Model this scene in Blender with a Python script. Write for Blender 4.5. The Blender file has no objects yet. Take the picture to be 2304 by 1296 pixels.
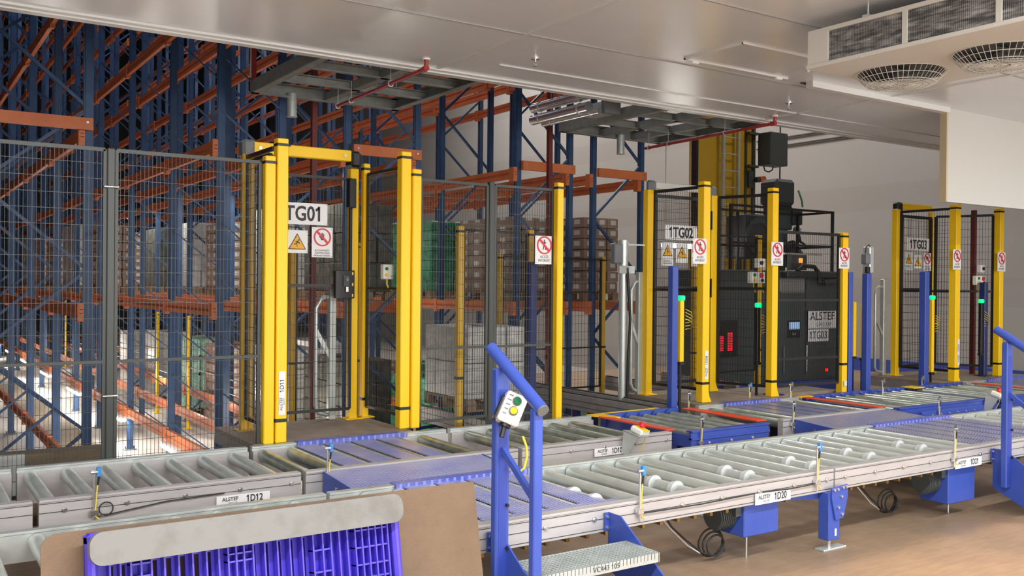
import bpy, math, random
from mathutils import Vector, Matrix, Euler
random.seed(7)
PI = math.pi
scene = bpy.context.scene
COL = scene.collection

# ------------------------------------------------------------------ camera
CAM = Vector((0, 0, 1.65))
yaw, pit, rol, F = 0.5896238, -0.0048543, 0.0090595, 2105.0
fw = Vector((math.sin(yaw)*math.cos(pit), math.cos(yaw)*math.cos(pit), math.sin(pit)))
r0 = Vector((math.cos(yaw), -math.sin(yaw), 0)); u0 = r0.cross(fw)
rr = math.cos(rol)*r0 + math.sin(rol)*u0; uu = -math.sin(rol)*r0 + math.cos(rol)*u0
cd = bpy.data.cameras.new('camera'); cam = bpy.data.objects.new('camera', cd); COL.objects.link(cam)
m = Matrix((rr, uu, -fw)).transposed().to_4x4(); m.translation = CAM
cam.matrix_world = m
cd.sensor_fit = 'HORIZONTAL'; cd.sensor_width = 36.0; cd.lens = F/2304*36.0
cd.clip_start = 0.05; cd.clip_end = 200
scene.camera = cam

# ------------------------------------------------------------------ world, lights, exposure
w = bpy.data.worlds.new('world'); scene.world = w; w.use_nodes = True
bg = w.node_tree.nodes['Background']; bg.inputs[0].default_value = (0.75, 0.82, 0.9, 1); bg.inputs[1].default_value = 0.0
scene.view_settings.view_transform = 'Standard'; scene.view_settings.look = 'None'
scene.view_settings.exposure = 0.0; scene.view_settings.gamma = 1.0
scene.view_settings.use_curve_mapping = False

def area(name, loc, size, power, col=(1, 1, 1), rot=(0, 0, 0), sy=None):
    l = bpy.data.lights.new(name, 'AREA'); l.energy = power; l.color = col
    l.shape = 'RECTANGLE'; l.size = size; l.size_y = sy or size
    o = bpy.data.objects.new(name, l); COL.objects.link(o); o.location = loc; o.rotation_euler = rot
    return o
# dock lamps (ceiling rows behind and above the camera) and added fill points
DOCK = (0.97, 0.985, 1.0)
def fill_point(name, loc, power, col, r=0.25):
    l = bpy.data.lights.new(name, 'POINT'); l.energy = power; l.color = col; l.shadow_soft_size = r
    o = bpy.data.objects.new(name, l); COL.objects.link(o); o.location = loc; return o
for (x, y) in ((-2.2, 1.2), (1.6, 1.3), (5.4, 1.4), (9.6, 1.4)):
    area('dock_lamp_and_fill', (x, y, 3.24), 2.6, 165, DOCK, (0.12, 0, 0), 0.16)
for (x, y, p) in ((-1.5, -2.6, 90), (3.0, -3.0, 110), (7.5, -2.2, 140), (12.0, 0.5, 120)):  # added point fills at eye height, lighten the ceiling and the dock
    fill_point('dock_lamp_and_fill', (x, y, 1.9), p, DOCK, 0.35)
# added broad fill light at the near wall, brightens posts and ceiling
area('near_wall_fill_light', (3.5, -3.9, 1.3), 13.0, 300, DOCK, (PI/2, 0, 0), 2.5)
# high bay lamps in the rack hall
area('hall_lamp_light', (12.2, 13.5, 10.5), 2.5, 640, (1.0, 0.95, 0.90))
area('hall_lamp_light', (12.5, 22.0, 10.5), 2.5, 620, (1.0, 0.95, 0.90))
area('hall_lamp_light', (13.2, 8.2, 7.8), 1.2, 85, (1.0, 0.95, 0.90))
area('hall_lamp_light', (3.2, 12.0, 11.4), 3.0, 340, (0.70, 0.82, 1.0))
area('hall_lamp_light', (3.2, 22.0, 11.4), 3.0, 340, (0.70, 0.82, 1.0))

# ------------------------------------------------------------------ materials
MATS = {}
def mat(name, col, rough=0.5, metal=0.0, noise=None, bump=None, emit=0.0, ecol=None, spec=0.5, alpha=None):
    m = bpy.data.materials.new(name); m.use_nodes = True; nt = m.node_tree; N = nt.nodes; Lk = nt.links
    b = N['Principled BSDF']
    b.inputs['Base Color'].default_value = (*col, 1); b.inputs['Roughness'].default_value = rough
    b.inputs['Metallic'].default_value = metal; b.inputs['Specular IOR Level'].default_value = spec
    tc = N.new('ShaderNodeTexCoord')
    if noise:
        col2, sc, lo, hi = noise[:4]; stretch = noise[4] if len(noise) > 4 else (1, 1, 1)
        mp = N.new('ShaderNodeMapping'); mp.inputs['Scale'].default_value = stretch
        Lk.new(tc.outputs['Object'], mp.inputs[0])
        nz = N.new('ShaderNodeTexNoise'); nz.inputs['Scale'].default_value = sc; nz.inputs['Detail'].default_value = 6
        nz.inputs['Roughness'].default_value = 0.65
        Lk.new(mp.outputs[0], nz.inputs['Vector'])
        cr = N.new('ShaderNodeValToRGB'); cr.color_ramp.elements[0].position = lo; cr.color_ramp.elements[1].position = hi
        cr.color_ramp.elements[0].color = (*col, 1); cr.color_ramp.elements[1].color = (*col2, 1)
        Lk.new(nz.outputs['Fac'], cr.inputs[0]); Lk.new(cr.outputs[0], b.inputs['Base Color'])
    if bump:
        sc, st = bump
        nb = N.new('ShaderNodeTexNoise'); nb.inputs['Scale'].default_value = sc; Lk.new(tc.outputs['Object'], nb.inputs['Vector'])
        bp = N.new('ShaderNodeBump'); bp.inputs['Strength'].default_value = st; bp.inputs['Distance'].default_value = 0.01
        Lk.new(nb.outputs['Fac'], bp.inputs['Height']); Lk.new(bp.outputs[0], b.inputs['Normal'])
    if emit:
        b.inputs['Emission Color'].default_value = (*(ecol or col), 1); b.inputs['Emission Strength'].default_value = emit
    if alpha is not None:
        b.inputs['Alpha'].default_value = alpha
    MATS[name] = m
    return m
def checker_mat(name, base, dust, lo, hi, worn=(0.42, 0.45, 0.72)):
    """pressed tear plate: raised lozenges in two directions, dust lying on it"""
    m = mat(name, base, 0.34, 0.0, (dust, 3.0, lo, hi)); nt = m.node_tree; N = nt.nodes; Lk = nt.links
    b = N['Principled BSDF']; tc = N.new('ShaderNodeTexCoord')
    def loz(ang):
        mp = N.new('ShaderNodeMapping'); mp.inputs['Rotation'].default_value = (0, 0, ang); mp.inputs['Scale'].default_value = (28, 62, 28)
        Lk.new(tc.outputs['Object'], mp.inputs[0])
        v = N.new('ShaderNodeTexVoronoi'); v.inputs['Scale'].default_value = 1.0; v.inputs['Randomness'].default_value = 0.0
        v.voronoi_dimensions = '2D'
        Lk.new(mp.outputs[0], v.inputs['Vector'])
        r = N.new('ShaderNodeMapRange'); r.inputs[1].default_value = 0.22; r.inputs[2].default_value = 0.34; r.inputs[3].default_value = 1; r.inputs[4].default_value = 0
        Lk.new(v.outputs['Distance'], r.inputs[0]); return r
    a, c = loz(0.785), loz(-0.785)
    mx = N.new('ShaderNodeMath'); mx.operation = 'MAXIMUM'; Lk.new(a.outputs[0], mx.inputs[0]); Lk.new(c.outputs[0], mx.inputs[1])
    bp = N.new('ShaderNodeBump'); bp.inputs['Strength'].default_value = 0.9; bp.inputs['Distance'].default_value = 0.004
    Lk.new(mx.outputs[0], bp.inputs['Height']); Lk.new(bp.outputs[0], b.inputs['Normal'])
    src = b.inputs['Base Color'].links[0].from_socket
    cm = N.new('ShaderNodeMix'); cm.data_type = 'RGBA'; cm.inputs[7].default_value = (*worn, 1)
    sc_ = N.new('ShaderNodeMath'); sc_.operation = 'MULTIPLY'; sc_.inputs[1].default_value = 0.75; Lk.new(mx.outputs[0], sc_.inputs[0])
    Lk.new(sc_.outputs[0], cm.inputs[0]); Lk.new(src, cm.inputs[6]); Lk.new(cm.outputs[2], b.inputs['Base Color'])
    return m
G = mat('galvanised_steel', (0.50, 0.54, 0.52), 0.34, 0.45, ((0.60, 0.64, 0.62), 9, 0.35, 0.7))
ROL = mat('roller_steel', (0.56, 0.61, 0.575), 0.27, 0.35, ((0.72, 0.76, 0.72), 5, 0.4, 0.72))
ROLW = mat('roller_worn_steel', (0.30, 0.34, 0.29), 0.33, 0.65, ((0.50, 0.55, 0.49), 8, 0.35, 0.65))
ALU = mat('aluminium_profile', (0.46, 0.44, 0.435), 0.42, 0.2, ((0.54, 0.52, 0.515), 4, 0.35, 0.7, (1, 6, 6)))
ALUD = mat('dusty_aluminium_profile', (0.30, 0.28, 0.27), 0.5, 0.25, ((0.40, 0.38, 0.36), 4, 0.35, 0.7))
GROOVE = mat('groove_dark', (0.05, 0.05, 0.05), 0.6)
BLUE = mat('blue_paint', (0.040, 0.082, 0.39), 0.38, 0.0, ((0.055, 0.10, 0.44), 3, 0.4, 0.7))
NAVY = mat('dark_blue_paint', (0.018, 0.03, 0.13), 0.4)
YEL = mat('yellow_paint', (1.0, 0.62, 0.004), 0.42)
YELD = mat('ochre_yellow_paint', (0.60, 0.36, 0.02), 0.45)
BLK = mat('black_coated_wire', (0.013, 0.013, 0.014), 0.45)
FGREY = mat('grey_fence_steel', (0.055, 0.06, 0.055), 0.4, 0.2)
BPL = mat('black_plastic', (0.012, 0.012, 0.013), 0.4)
GPL = mat('grey_plastic', (0.16, 0.17, 0.18), 0.5)
RBL = mat('rack_blue', (0.024, 0.064, 0.155), 0.45, 0.0, ((0.034, 0.084, 0.20), 6, 0.4, 0.7))
ORA = mat('rack_orange', (0.60, 0.155, 0.045), 0.5, 0.0, ((0.68, 0.20, 0.07), 5, 0.4, 0.7))
RUST = mat('red_pipe_paint', (0.33, 0.03, 0.025), 0.45)
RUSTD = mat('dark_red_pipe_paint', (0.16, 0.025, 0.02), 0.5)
REDP = mat('red_orange_plate', (0.85, 0.075, 0.02), 0.45)
RINGM = mat('collar_grey', (0.58, 0.60, 0.60), 0.4)
PLAT = mat('brown_walk_deck', (0.26, 0.20, 0.15), 0.7, 0.0, ((0.34, 0.28, 0.22), 8, 0.35, 0.7), (160, 0.5))
WHT = mat('white_plastic', (0.80, 0.79, 0.76), 0.45)
SIGN = mat('sign_white', (0.82, 0.82, 0.82), 0.4)
SRED = mat('sign_red', (0.68, 0.03, 0.05), 0.45)
SYEL = mat('sign_amber', (0.85, 0.42, 0.01), 0.45)
INK = mat('sign_ink', (0.015, 0.015, 0.02), 0.5)
INKG = mat('grey_ink', (0.07, 0.075, 0.07), 0.5)
CREAM = mat('cream_enamel', (0.60, 0.59, 0.54), 0.4, 0.0, ((0.58, 0.55, 0.47), 3, 0.55, 0.8))
BTNG = mat('button_green', (0.01, 0.20, 0.05), 0.3)
BTNY = mat('button_yellow', (0.9, 0.65, 0.01), 0.3)
BTNR = mat('button_red', (0.7, 0.02, 0.04), 0.3)
SBLUE = mat('sensor_blue', (0.05, 0.25, 0.62), 0.35)
CABY = mat('yellow_cable', (0.75, 0.60, 0.06), 0.45)
CABB = mat('black_cable', (0.015, 0.015, 0.015), 0.5)
TRAY = mat('gold_cable_tray', (0.30, 0.19, 0.05), 0.4, 0.5)
BOARD = mat('hardboard', (0.19, 0.125, 0.075), 0.75, 0.0, ((0.14, 0.09, 0.055), 3.2, 0.42, 0.75), (90, 0.25))
PBLUE = mat('blue_violet_plastic', (0.085, 0.055, 0.62), 0.42)
RUNG = mat('grey_pallet_runner', (0.195, 0.195, 0.185), 0.6, 0.0, ((0.13, 0.125, 0.11), 5, 0.5, 0.75))
CONC = mat('hall_concrete', (0.42, 0.39, 0.35), 0.75, 0.0, ((0.30, 0.27, 0.24), 1.6, 0.42, 0.7), (20, 0.3))
WOODB = mat('dark_timber', (0.13, 0.095, 0.055), 0.8, 0.0, ((0.21, 0.16, 0.10), 4, 0.35, 0.7, (1, 6, 6)))
DGR = mat('cabinet_dark_grey', (0.055, 0.068, 0.070), 0.5)
DGR2 = mat('fan_dark_grey', (0.032, 0.038, 0.044), 0.5)
BXGREY = mat('box_grey', (0.065, 0.075, 0.075), 0.5)
DGAL = mat('frame_dark_galvanised', (0.19, 0.20, 0.185), 0.55, 0.15, ((0.30, 0.31, 0.29), 5, 0.35, 0.7))
COIL = mat('cooler_fins', (0.10, 0.10, 0.10), 0.6, 0.2, ((0.50, 0.49, 0.48), 6, 0.42, 0.68, (1, 1.0, 7)))
CHR = mat('bright_steel', (0.74, 0.74, 0.74), 0.24, 0.9)
GLOWG = mat('green_lamp', (0.0, 0.45, 0.12), 0.3, emit=1.3, ecol=(0.0, 0.9, 0.25))
GLOWR = mat('red_lamp', (0.5, 0.0, 0.02), 0.3, emit=1.1, ecol=(1.0, 0.02, 0.03))
GLOWO = mat('orange_beacon', (0.75, 0.14, 0.02), 0.3)
BEIGE = mat('beige_panel_edge', (0.50, 0.42, 0.27), 0.6)
CARD = mat('cardboard', (0.33, 0.22, 0.15), 0.8, 0.0, ((0.45, 0.34, 0.26), 6, 0.4, 0.6))
PINK = mat('pinkish_cartons', (0.42, 0.27, 0.23), 0.7, 0.0, ((0.55, 0.40, 0.36), 8, 0.4, 0.6))
WRAP = mat('stretch_film', (0.42, 0.42, 0.40), 0.35, 0.0, ((0.60, 0.60, 0.58), 7, 0.4, 0.65, (1, 1, 3)))
GREEN = mat('green_crate', (0.03, 0.26, 0.12), 0.4, 0.0, ((0.10, 0.42, 0.24), 12, 0.4, 0.6))
BOTG = mat('green_bottle_film', (0.22, 0.50, 0.36), 0.25, 0.0, ((0.50, 0.70, 0.60), 14, 0.4, 0.6))
DKLOAD = mat('dark_net_load', (0.05, 0.06, 0.05), 0.7, 0.0, ((0.12, 0.12, 0.10), 7, 0.4, 0.6))
WOOD = mat('pallet_wood', (0.30, 0.21, 0.13), 0.8)
LAMPW = mat('lit_tube', (1, 1, 1), 0.4, emit=30.0, ecol=(1.0, 0.95, 0.86))
TREAD_BLUE = checker_mat('blue_tear_plate', (0.06, 0.10, 0.50), (0.16, 0.18, 0.52), 0.42, 0.62, (0.30, 0.34, 0.80))
TREAD_DUST = checker_mat('dusty_blue_tear_plate', (0.15, 0.18, 0.54), (0.36, 0.36, 0.56), 0.35, 0.65, (0.62, 0.65, 0.90))
TREAD_GREY = checker_mat('worn_grey_blue_tear_plate', (0.15, 0.17, 0.38), (0.26, 0.25, 0.33), 0.35, 0.6, (0.45, 0.47, 0.62))

# floor: worn tan resin, darker tracks
def floor_mat():
    m = mat('dock_floor_resin', (0.46, 0.285, 0.165), 0.5, 0.0, bump=(14, 0.12)); nt = m.node_tree; N = nt.nodes; Lk = nt.links
    b = N['Principled BSDF']; tc = N.new('ShaderNodeTexCoord')
    n1 = N.new('ShaderNodeTexNoise'); n1.inputs['Scale'].default_value = 0.9; n1.inputs['Detail'].default_value = 8; n1.inputs['Roughness'].default_value = 0.6
    n2 = N.new('ShaderNodeTexNoise'); n2.inputs['Scale'].default_value = 9; n2.inputs['Detail'].default_value = 8
    mp = N.new('ShaderNodeMapping'); mp.inputs['Scale'].default_value = (0.6, 3, 1); Lk.new(tc.outputs['Object'], mp.inputs[0]); Lk.new(mp.outputs[0], n2.inputs['Vector'])
    Lk.new(tc.outputs['Object'], n1.inputs['Vector'])
    r1 = N.new('ShaderNodeValToRGB'); r1.color_ramp.elements[0].position = 0.35; r1.color_ramp.elements[1].position = 0.68
    r1.color_ramp.elements[0].color = (0.38, 0.255, 0.155, 1); r1.color_ramp.elements[1].color = (0.56, 0.345, 0.20, 1)
    r2 = N.new('ShaderNodeValToRGB'); r2.color_ramp.elements[0].position = 0.35; r2.color_ramp.elements[1].position = 0.7
    r2.color_ramp.elements[0].color = (0.80, 0.80, 0.80, 1); r2.color_ramp.elements[1].color = (1, 1, 1, 1)
    mx = N.new('ShaderNodeMix'); mx.data_type = 'RGBA'; mx.blend_type = 'MULTIPLY'; mx.inputs[0].default_value = 0.8
    Lk.new(n1.outputs['Fac'], r1.inputs[0]); Lk.new(n2.outputs['Fac'], r2.inputs[0]); Lk.new(r1.outputs[0], mx.inputs[6]); Lk.new(r2.outputs[0], mx.inputs[7])
    # floor turns darker and greyer from just before the front conveyor on
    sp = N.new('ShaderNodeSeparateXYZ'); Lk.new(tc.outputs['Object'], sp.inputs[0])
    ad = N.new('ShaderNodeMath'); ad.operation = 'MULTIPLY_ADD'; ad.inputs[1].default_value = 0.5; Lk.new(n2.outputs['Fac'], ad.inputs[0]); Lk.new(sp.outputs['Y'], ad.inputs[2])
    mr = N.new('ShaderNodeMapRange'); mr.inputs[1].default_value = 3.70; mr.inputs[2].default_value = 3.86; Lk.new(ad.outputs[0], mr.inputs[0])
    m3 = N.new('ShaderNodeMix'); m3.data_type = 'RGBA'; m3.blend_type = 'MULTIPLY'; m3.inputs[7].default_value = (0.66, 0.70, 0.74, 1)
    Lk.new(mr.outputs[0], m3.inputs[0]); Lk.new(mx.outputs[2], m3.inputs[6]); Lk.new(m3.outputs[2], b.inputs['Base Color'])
    return m
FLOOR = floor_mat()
def wall_mat(name, base, shade_band, sc):  # shade across the wall, put into the colour as darker stripes
    m = mat(name, base, 0.5); nt = m.node_tree; N = nt.nodes; Lk = nt.links; b = N['Principled BSDF']
    tc = N.new('ShaderNodeTexCoord'); sp = N.new('ShaderNodeSeparateXYZ'); Lk.new(tc.outputs['Object'], sp.inputs[0])
    ml = N.new('ShaderNodeMath'); ml.operation = 'MULTIPLY'; ml.inputs[1].default_value = sc; Lk.new(sp.outputs['Z'], ml.inputs[0])
    fr = N.new('ShaderNodeMath'); fr.operation = 'FRACT'; Lk.new(ml.outputs[0], fr.inputs[0])
    cr = N.new('ShaderNodeValToRGB'); cr.color_ramp.interpolation = 'CONSTANT'
    cr.color_ramp.elements[0].position = 0.0; cr.color_ramp.elements[0].color = (*base, 1)
    cr.color_ramp.elements[1].position = 0.72; cr.color_ramp.elements[1].color = (*shade_band, 1)
    Lk.new(fr.outputs[0], cr.inputs[0]); Lk.new(cr.outputs[0], b.inputs['Base Color'])
    return m
WALLR = wall_mat('hall_side_wall_shaded', (0.40, 0.39, 0.37), (0.375, 0.36, 0.34), 0.55)
CEIL = mat('ceiling_sandwich_panel', (0.68, 0.70, 0.725), 0.26, 0.12, ((0.71, 0.73, 0.75), 1.4, 0.35, 0.7, (1, 3, 1)))
CEDGE = mat('ceiling_edge_white', (0.66, 0.66, 0.64), 0.35, 0.1)
DARKW = mat('dark_hall_cladding', (0.05, 0.06, 0.065), 0.8)
PANEL = mat('white_panel', (0.52, 0.52, 0.485), 0.5)
DOCKW = mat('dock_wall_white', (0.72, 0.71, 0.68), 0.6)

# ------------------------------------------------------------------ mesh builder
class MB:
    def __init__(s): s.v = []; s.f = []; s.sm = []
    def add(s, vs, fs, smooth=False):
        o = len(s.v); s.v += [tuple(p) for p in vs]; s.f += [tuple(i+o for i in f) for f in fs]
        s.sm += [smooth]*len(fs); return s
    def box(s, x0, x1, y0, y1, z0, z1):
        v = [(x, y, z) for x in (x0, x1) for y in (y0, y1) for z in (z0, z1)]
        return s.add(v, [(0,1,3,2),(4,6,7,5),(0,4,5,1),(2,3,7,6),(0,2,6,4),(1,5,7,3)])
    def cb(s, c, d):
        return s.box(c[0]-d[0]/2, c[0]+d[0]/2, c[1]-d[1]/2, c[1]+d[1]/2, c[2]-d[2]/2, c[2]+d[2]/2)
    def bbox(s, x0, x1, y0, y1, z0, z1, b):
        """box with chamfered edges"""
        cx, cy, cz = (x0+x1)/2, (y0+y1)/2, (z0+z1)/2; hx, hy, hz = (x1-x0)/2, (y1-y0)/2, (z1-z0)/2
        vs = []; idx = {}
        for sx in (-1, 1):
            for sy in (-1, 1):
                for sz in (-1, 1):
                    for a in range(3):
                        p = [cx+sx*(hx-(0 if a == 0 else b)), cy+sy*(hy-(0 if a == 1 else b)), cz+sz*(hz-(0 if a == 2 else b))]
                        idx[(sx, sy, sz, a)] = len(vs); vs.append(p)
        fs = []
        for sg in (-1, 1):
            fs.append([idx[(sg, y, z, 0)] for y, z in ((-1,-1),(1,-1),(1,1),(-1,1))])
            fs.append([idx[(x, sg, z, 1)] for x, z in ((-1,-1),(-1,1),(1,1),(1,-1))])
            fs.append([idx[(x, y, sg, 2)] for x, y in ((-1,-1),(1,-1),(1,1),(-1,1))])
            for s2 in (-1, 1):
                fs.append([idx[(sg, s2, -1, 0)], idx[(sg, s2, 1, 0)], idx[(sg, s2, 1, 1)], idx[(sg, s2, -1, 1)]])
                fs.append([idx[(sg, -1, s2, 0)], idx[(sg, 1, s2, 0)], idx[(sg, 1, s2, 2)], idx[(sg, -1, s2, 2)]])
                fs.append([idx[(-1, sg, s2, 1)], idx[(1, sg, s2, 1)], idx[(1, sg, s2, 2)], idx[(-1, sg, s2, 2)]])
        for sx in (-1, 1):
            for sy in (-1, 1):
                for sz in (-1, 1): fs.append([idx[(sx, sy, sz, a)] for a in range(3)])
        return s.add(vs, fs)
    def bar(s, p0, p1, w, h, up=(0, 0, 1)):
        p0 = Vector(p0); p1 = Vector(p1); d = (p1-p0).normalized(); up = Vector(up)
        if abs(d.dot(up)) > 0.98: up = Vector((0, 1, 0))
        a = d.cross(up).normalized()*w/2; b = a.cross(d).normalized()*h/2
        v = [p+sa*a+sb*b for p in (p0, p1) for sa, sb in ((-1,-1),(1,-1),(1,1),(-1,1))]
        return s.add(v, [(0,1,2,3),(7,6,5,4),(0,4,5,1),(1,5,6,2),(2,6,7,3),(3,7,4,0)])
    def tube(s, p0, p1, r, n=12, r1=None, caps=True):
        p0 = Vector(p0); p1 = Vector(p1); d = (p1-p0).normalized(); up = Vector((0, 0, 1))
        if abs(d.z) > 0.9: up = Vector((0, 1, 0))
        a = d.cross(up).normalized(); b = a.cross(d); r1 = r if r1 is None else r1
        v = []
        for p, q in ((p0, r), (p1, r1)):
            for i in range(n):
                t = 2*PI*i/n; v.append(p+a*math.cos(t)*q+b*math.sin(t)*q)
        s.add(v, [(i, (i+1) % n, n+(i+1) % n, n+i) for i in range(n)], True)
        if caps: s.add(v[:n], [tuple(reversed(range(n)))]); s.add(v[n:], [tuple(range(n))])
        return s
    def path(s, pts, r, n=8):
        pts = [Vector(p) for p in pts]; rings = []; prev = None
        for i, p in enumerate(pts):
            d = (pts[min(i+1, len(pts)-1)]-pts[max(i-1, 0)]).normalized()
            up = prev if prev is not None else (Vector((0, 0, 1)) if abs(d.z) < 0.9 else Vector((0, 1, 0)))
            a = d.cross(up).normalized(); b = a.cross(d).normalized(); prev = b
            rings.append([p+a*math.cos(2*PI*k/n)*r+b*math.sin(2*PI*k/n)*r for k in range(n)])
        v = [q for rg in rings for q in rg]; fs = []
        for i in range(len(pts)-1):
            for k in range(n): fs.append((i*n+k, i*n+(k+1) % n, (i+1)*n+(k+1) % n, (i+1)*n+k))
        s.add(v, fs, True); s.add(rings[0], [tuple(reversed(range(n)))]); s.add(rings[-1], [tuple(range(n))])
        return s
    def prism(s, poly, a0, a1, axis='y'):
        """poly of 2D points extruded along an axis (x: poly=(y,z), y: poly=(x,z), z: poly=(x,y))"""
        n = len(poly)
        def P(p, a): return {'x': (a, p[0], p[1]), 'y': (p[0], a, p[1]), 'z': (p[0], p[1], a)}[axis]
        v = [P(p, a0) for p in poly]+[P(p, a1) for p in poly]
        fs = [tuple(range(n)), tuple(reversed(range(n, 2*n)))]+[(i, n+i, n+(i+1) % n, (i+1) % n) for i in range(n)]
        return s.add(v, fs)
    def ring(s, c, ro, ri, y0, y1, n=28):
        """annulus in the XZ plane"""
        v = []
        for y in (y0, y1):
            for r in (ro, ri):
                for i in range(n): t = 2*PI*i/n; v.append((c[0]+r*math.cos(t), y, c[1]+r*math.sin(t)))
        fs = []
        for i in range(n):
            j = (i+1) % n
            fs += [(i, j, n+j, n+i), (2*n+i, 3*n+i, 3*n+j, 2*n+j), (i, 2*n+i, 2*n+j, j), (n+i, n+j, 3*n+j, 3*n+i)]
        return s.add(v, fs)
    def build(s, name, material, parent=None, local=False, bevel=0):
        me = bpy.data.meshes.new(name)
        off = Vector((0, 0, 0)) if (local or parent is None) else world_loc(parent)
        me.from_pydata([tuple(Vector(p)-off) for p in s.v], [], s.f)
        me.polygons.foreach_set('use_smooth', s.sm); me.materials.append(material); me.update()
        o = bpy.data.objects.new(name, me); COL.objects.link(o)
        if parent is not None: o.parent = parent
        return o
def world_loc(o):
    p = Vector((0, 0, 0))
    while o is not None: p = p+Vector(o.location); o = o.parent
    return p
def tag(o, label, cat, group=None):
    o['label'] = label; o['category'] = cat
    if group: o['group'] = group
    return o
def thing(name, label, cat, loc=(0, 0, 0), group=None, rotz=0):
    o = bpy.data.objects.new(name, None); COL.objects.link(o); o.location = loc; o.rotation_euler = (0, 0, rotz)
    o.empty_display_size = 0.1
    return tag(o, label, cat, group)
def struct(mb, name, material):
    o = mb.build(name, material); o['kind'] = 'structure'; return o
def place(src, name, parent, loc, rot=None, scale=None):
    c = src.copy(); COL.objects.link(c); c.name = name; c.parent = parent; c.location = loc
    if rot: c.rotation_euler = rot
    return c
def text_part(txt, size, material, parent, loc, name='lettering', align='CENTER', rot=(PI/2, 0, 0), sx=1.0, th=0.0006, off=0.0, sp=1.0):
    def geo(tx):
        cu = bpy.data.curves.new('t', 'FONT'); cu.body = tx; cu.size = size; cu.align_x = 'LEFT'; cu.align_y = 'CENTER'
        cu.extrude = th; cu.offset = off; cu.space_character = sp; cu.resolution_u = 3
        to = bpy.data.objects.new('t', cu); COL.objects.link(to)
        me = bpy.data.meshes.new_from_object(to.evaluated_get(bpy.context.evaluated_depsgraph_get()))
        bpy.data.objects.remove(to)
        return [tuple(v.co) for v in me.vertices], [tuple(p.vertices) for p in me.polygons]
    vs, fs = geo(txt)
    g1 = geo('1')[0] if '1' in txt else []
    for i, ch in enumerate(txt):            # give each numeral one its flag stroke
        if ch != '1': continue
        sw = max(p[0] for p in g1)-min(p[0] for p in g1); top = max(p[1] for p in g1)
        xr = max(p[0] for p in geo(txt[:i+1])[0]); xl = xr-sw
        n0 = len(vs); f = [(xl+sw*0.6, top), (xl-size*0.15, top-size*0.13), (xl-size*0.12, top-size*0.13-sw*0.9), (xl+sw*0.5, top-size*0.03-sw*0.9)]
        for z in (-th, th): vs += [(x, y, z) for x, y in f]
        fs += [tuple(n0+k for k in (3, 2, 1, 0)), tuple(n0+4+k for k in (0, 1, 2, 3))]+[(n0+k, n0+(k+1) % 4, n0+4+(k+1) % 4, n0+4+k) for k in range(4)]
    mx = (min(p[0] for p in vs)+max(p[0] for p in vs))/2
    me = bpy.data.meshes.new(name); me.from_pydata([((x-mx)*sx, y, z) for x, y, z in vs], [], fs); me.materials.append(material)
    o = bpy.data.objects.new(name, me); COL.objects.link(o); o.parent = parent; o.location = loc; o.rotation_euler = rot
    return o

# ================================================================== THE SETTING
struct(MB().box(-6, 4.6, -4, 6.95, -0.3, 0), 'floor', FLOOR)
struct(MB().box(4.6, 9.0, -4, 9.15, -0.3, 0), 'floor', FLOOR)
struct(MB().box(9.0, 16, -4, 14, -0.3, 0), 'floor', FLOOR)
struct(MB().box(-6, 9.0, 6.95, 46, -0.96, -0.66).box(9.0, 16, 14.0, 46, -0.96, -0.66), 'floor', CONC)
struct(MB().box(16, 16.2, -4, 46, -0.9, 12.2), 'wall_right', WALLR)
struct(MB().box(-6, 16, 46, 46.2, -0.9, 12.2), 'wall_back', DARKW)
struct(MB().box(-6.2, -6, 6.75, 46, -0.9, 12.2), 'wall_left', DARKW)
struct(MB().box(-6.2, 16.2, 6.75, 46.2, 12.2, 12.4), 'ceiling', DARKW)
struct(MB().box(-6.2, 16.2, 6.6, 6.75, 3.5, 12.2), 'wall_front', DARKW)
struct(MB().box(-6.2, -6, -4, 6.75, 0, 3.35), 'wall_left', DOCKW)
struct(MB().box(-6.2, 16.2, -4.2, -4, 0, 3.35), 'wall_near', DOCKW)
struct(MB().box(-6.2, 16.0, -4.2, 6.56, 3.35, 3.5), 'ceiling', CEIL)
struct(MB().box(-6.2, 16.0, 6.56, 6.64, 3.325, 3.52).box(-6.2, 16.0, 6.50, 6.56, 3.335, 3.352), 'trim_1', CEDGE)
# ceiling panel seams
seams = MB()
for y in (0.4, 1.6, 2.8, 4.0, 5.26): seams.box(-6, 16, y-0.006, y+0.006, 3.344, 3.352)
struct(seams, 'trim_2', mat('seam_shadow', (0.30, 0.29, 0.28), 0.5))
struct(MB().box(3.95, 16, 6.10, 6.115, 3.342, 3.352), 'trim_3', CEDGE)
sy = MB()
for x in (-0.2, 3.62, 7.44, 11.26): sy.box(x-0.015, x+0.015, -4, 6.5, 3.342, 3.352)
struct(sy, 'trim_4', CEDGE)
# hanging white panel wall at the right, its beige end and the guide rail along the ceiling
struct(MB().box(8.352, 16, 5.089, 5.145, 2.463, 3.35), 'wall_hanging', PANEL)
struct(MB().box(8.328, 8.352, 5.080, 5.150, 2.463, 3.34), 'trim_5', BEIGE)
struct(MB().box(6.36, 8.352, 5.060, 5.130, 3.30, 3.35), 'trim_6', CEDGE)
struct(MB().box(6.33, 8.36, 5.150, 5.162, 3.335, 3.35), 'trim_7', GROOVE)
struct(MB().box(15.96, 16, 3.0, 14.0, 0.0, 0.25), 'baseboard_right', BLUE)
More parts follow.
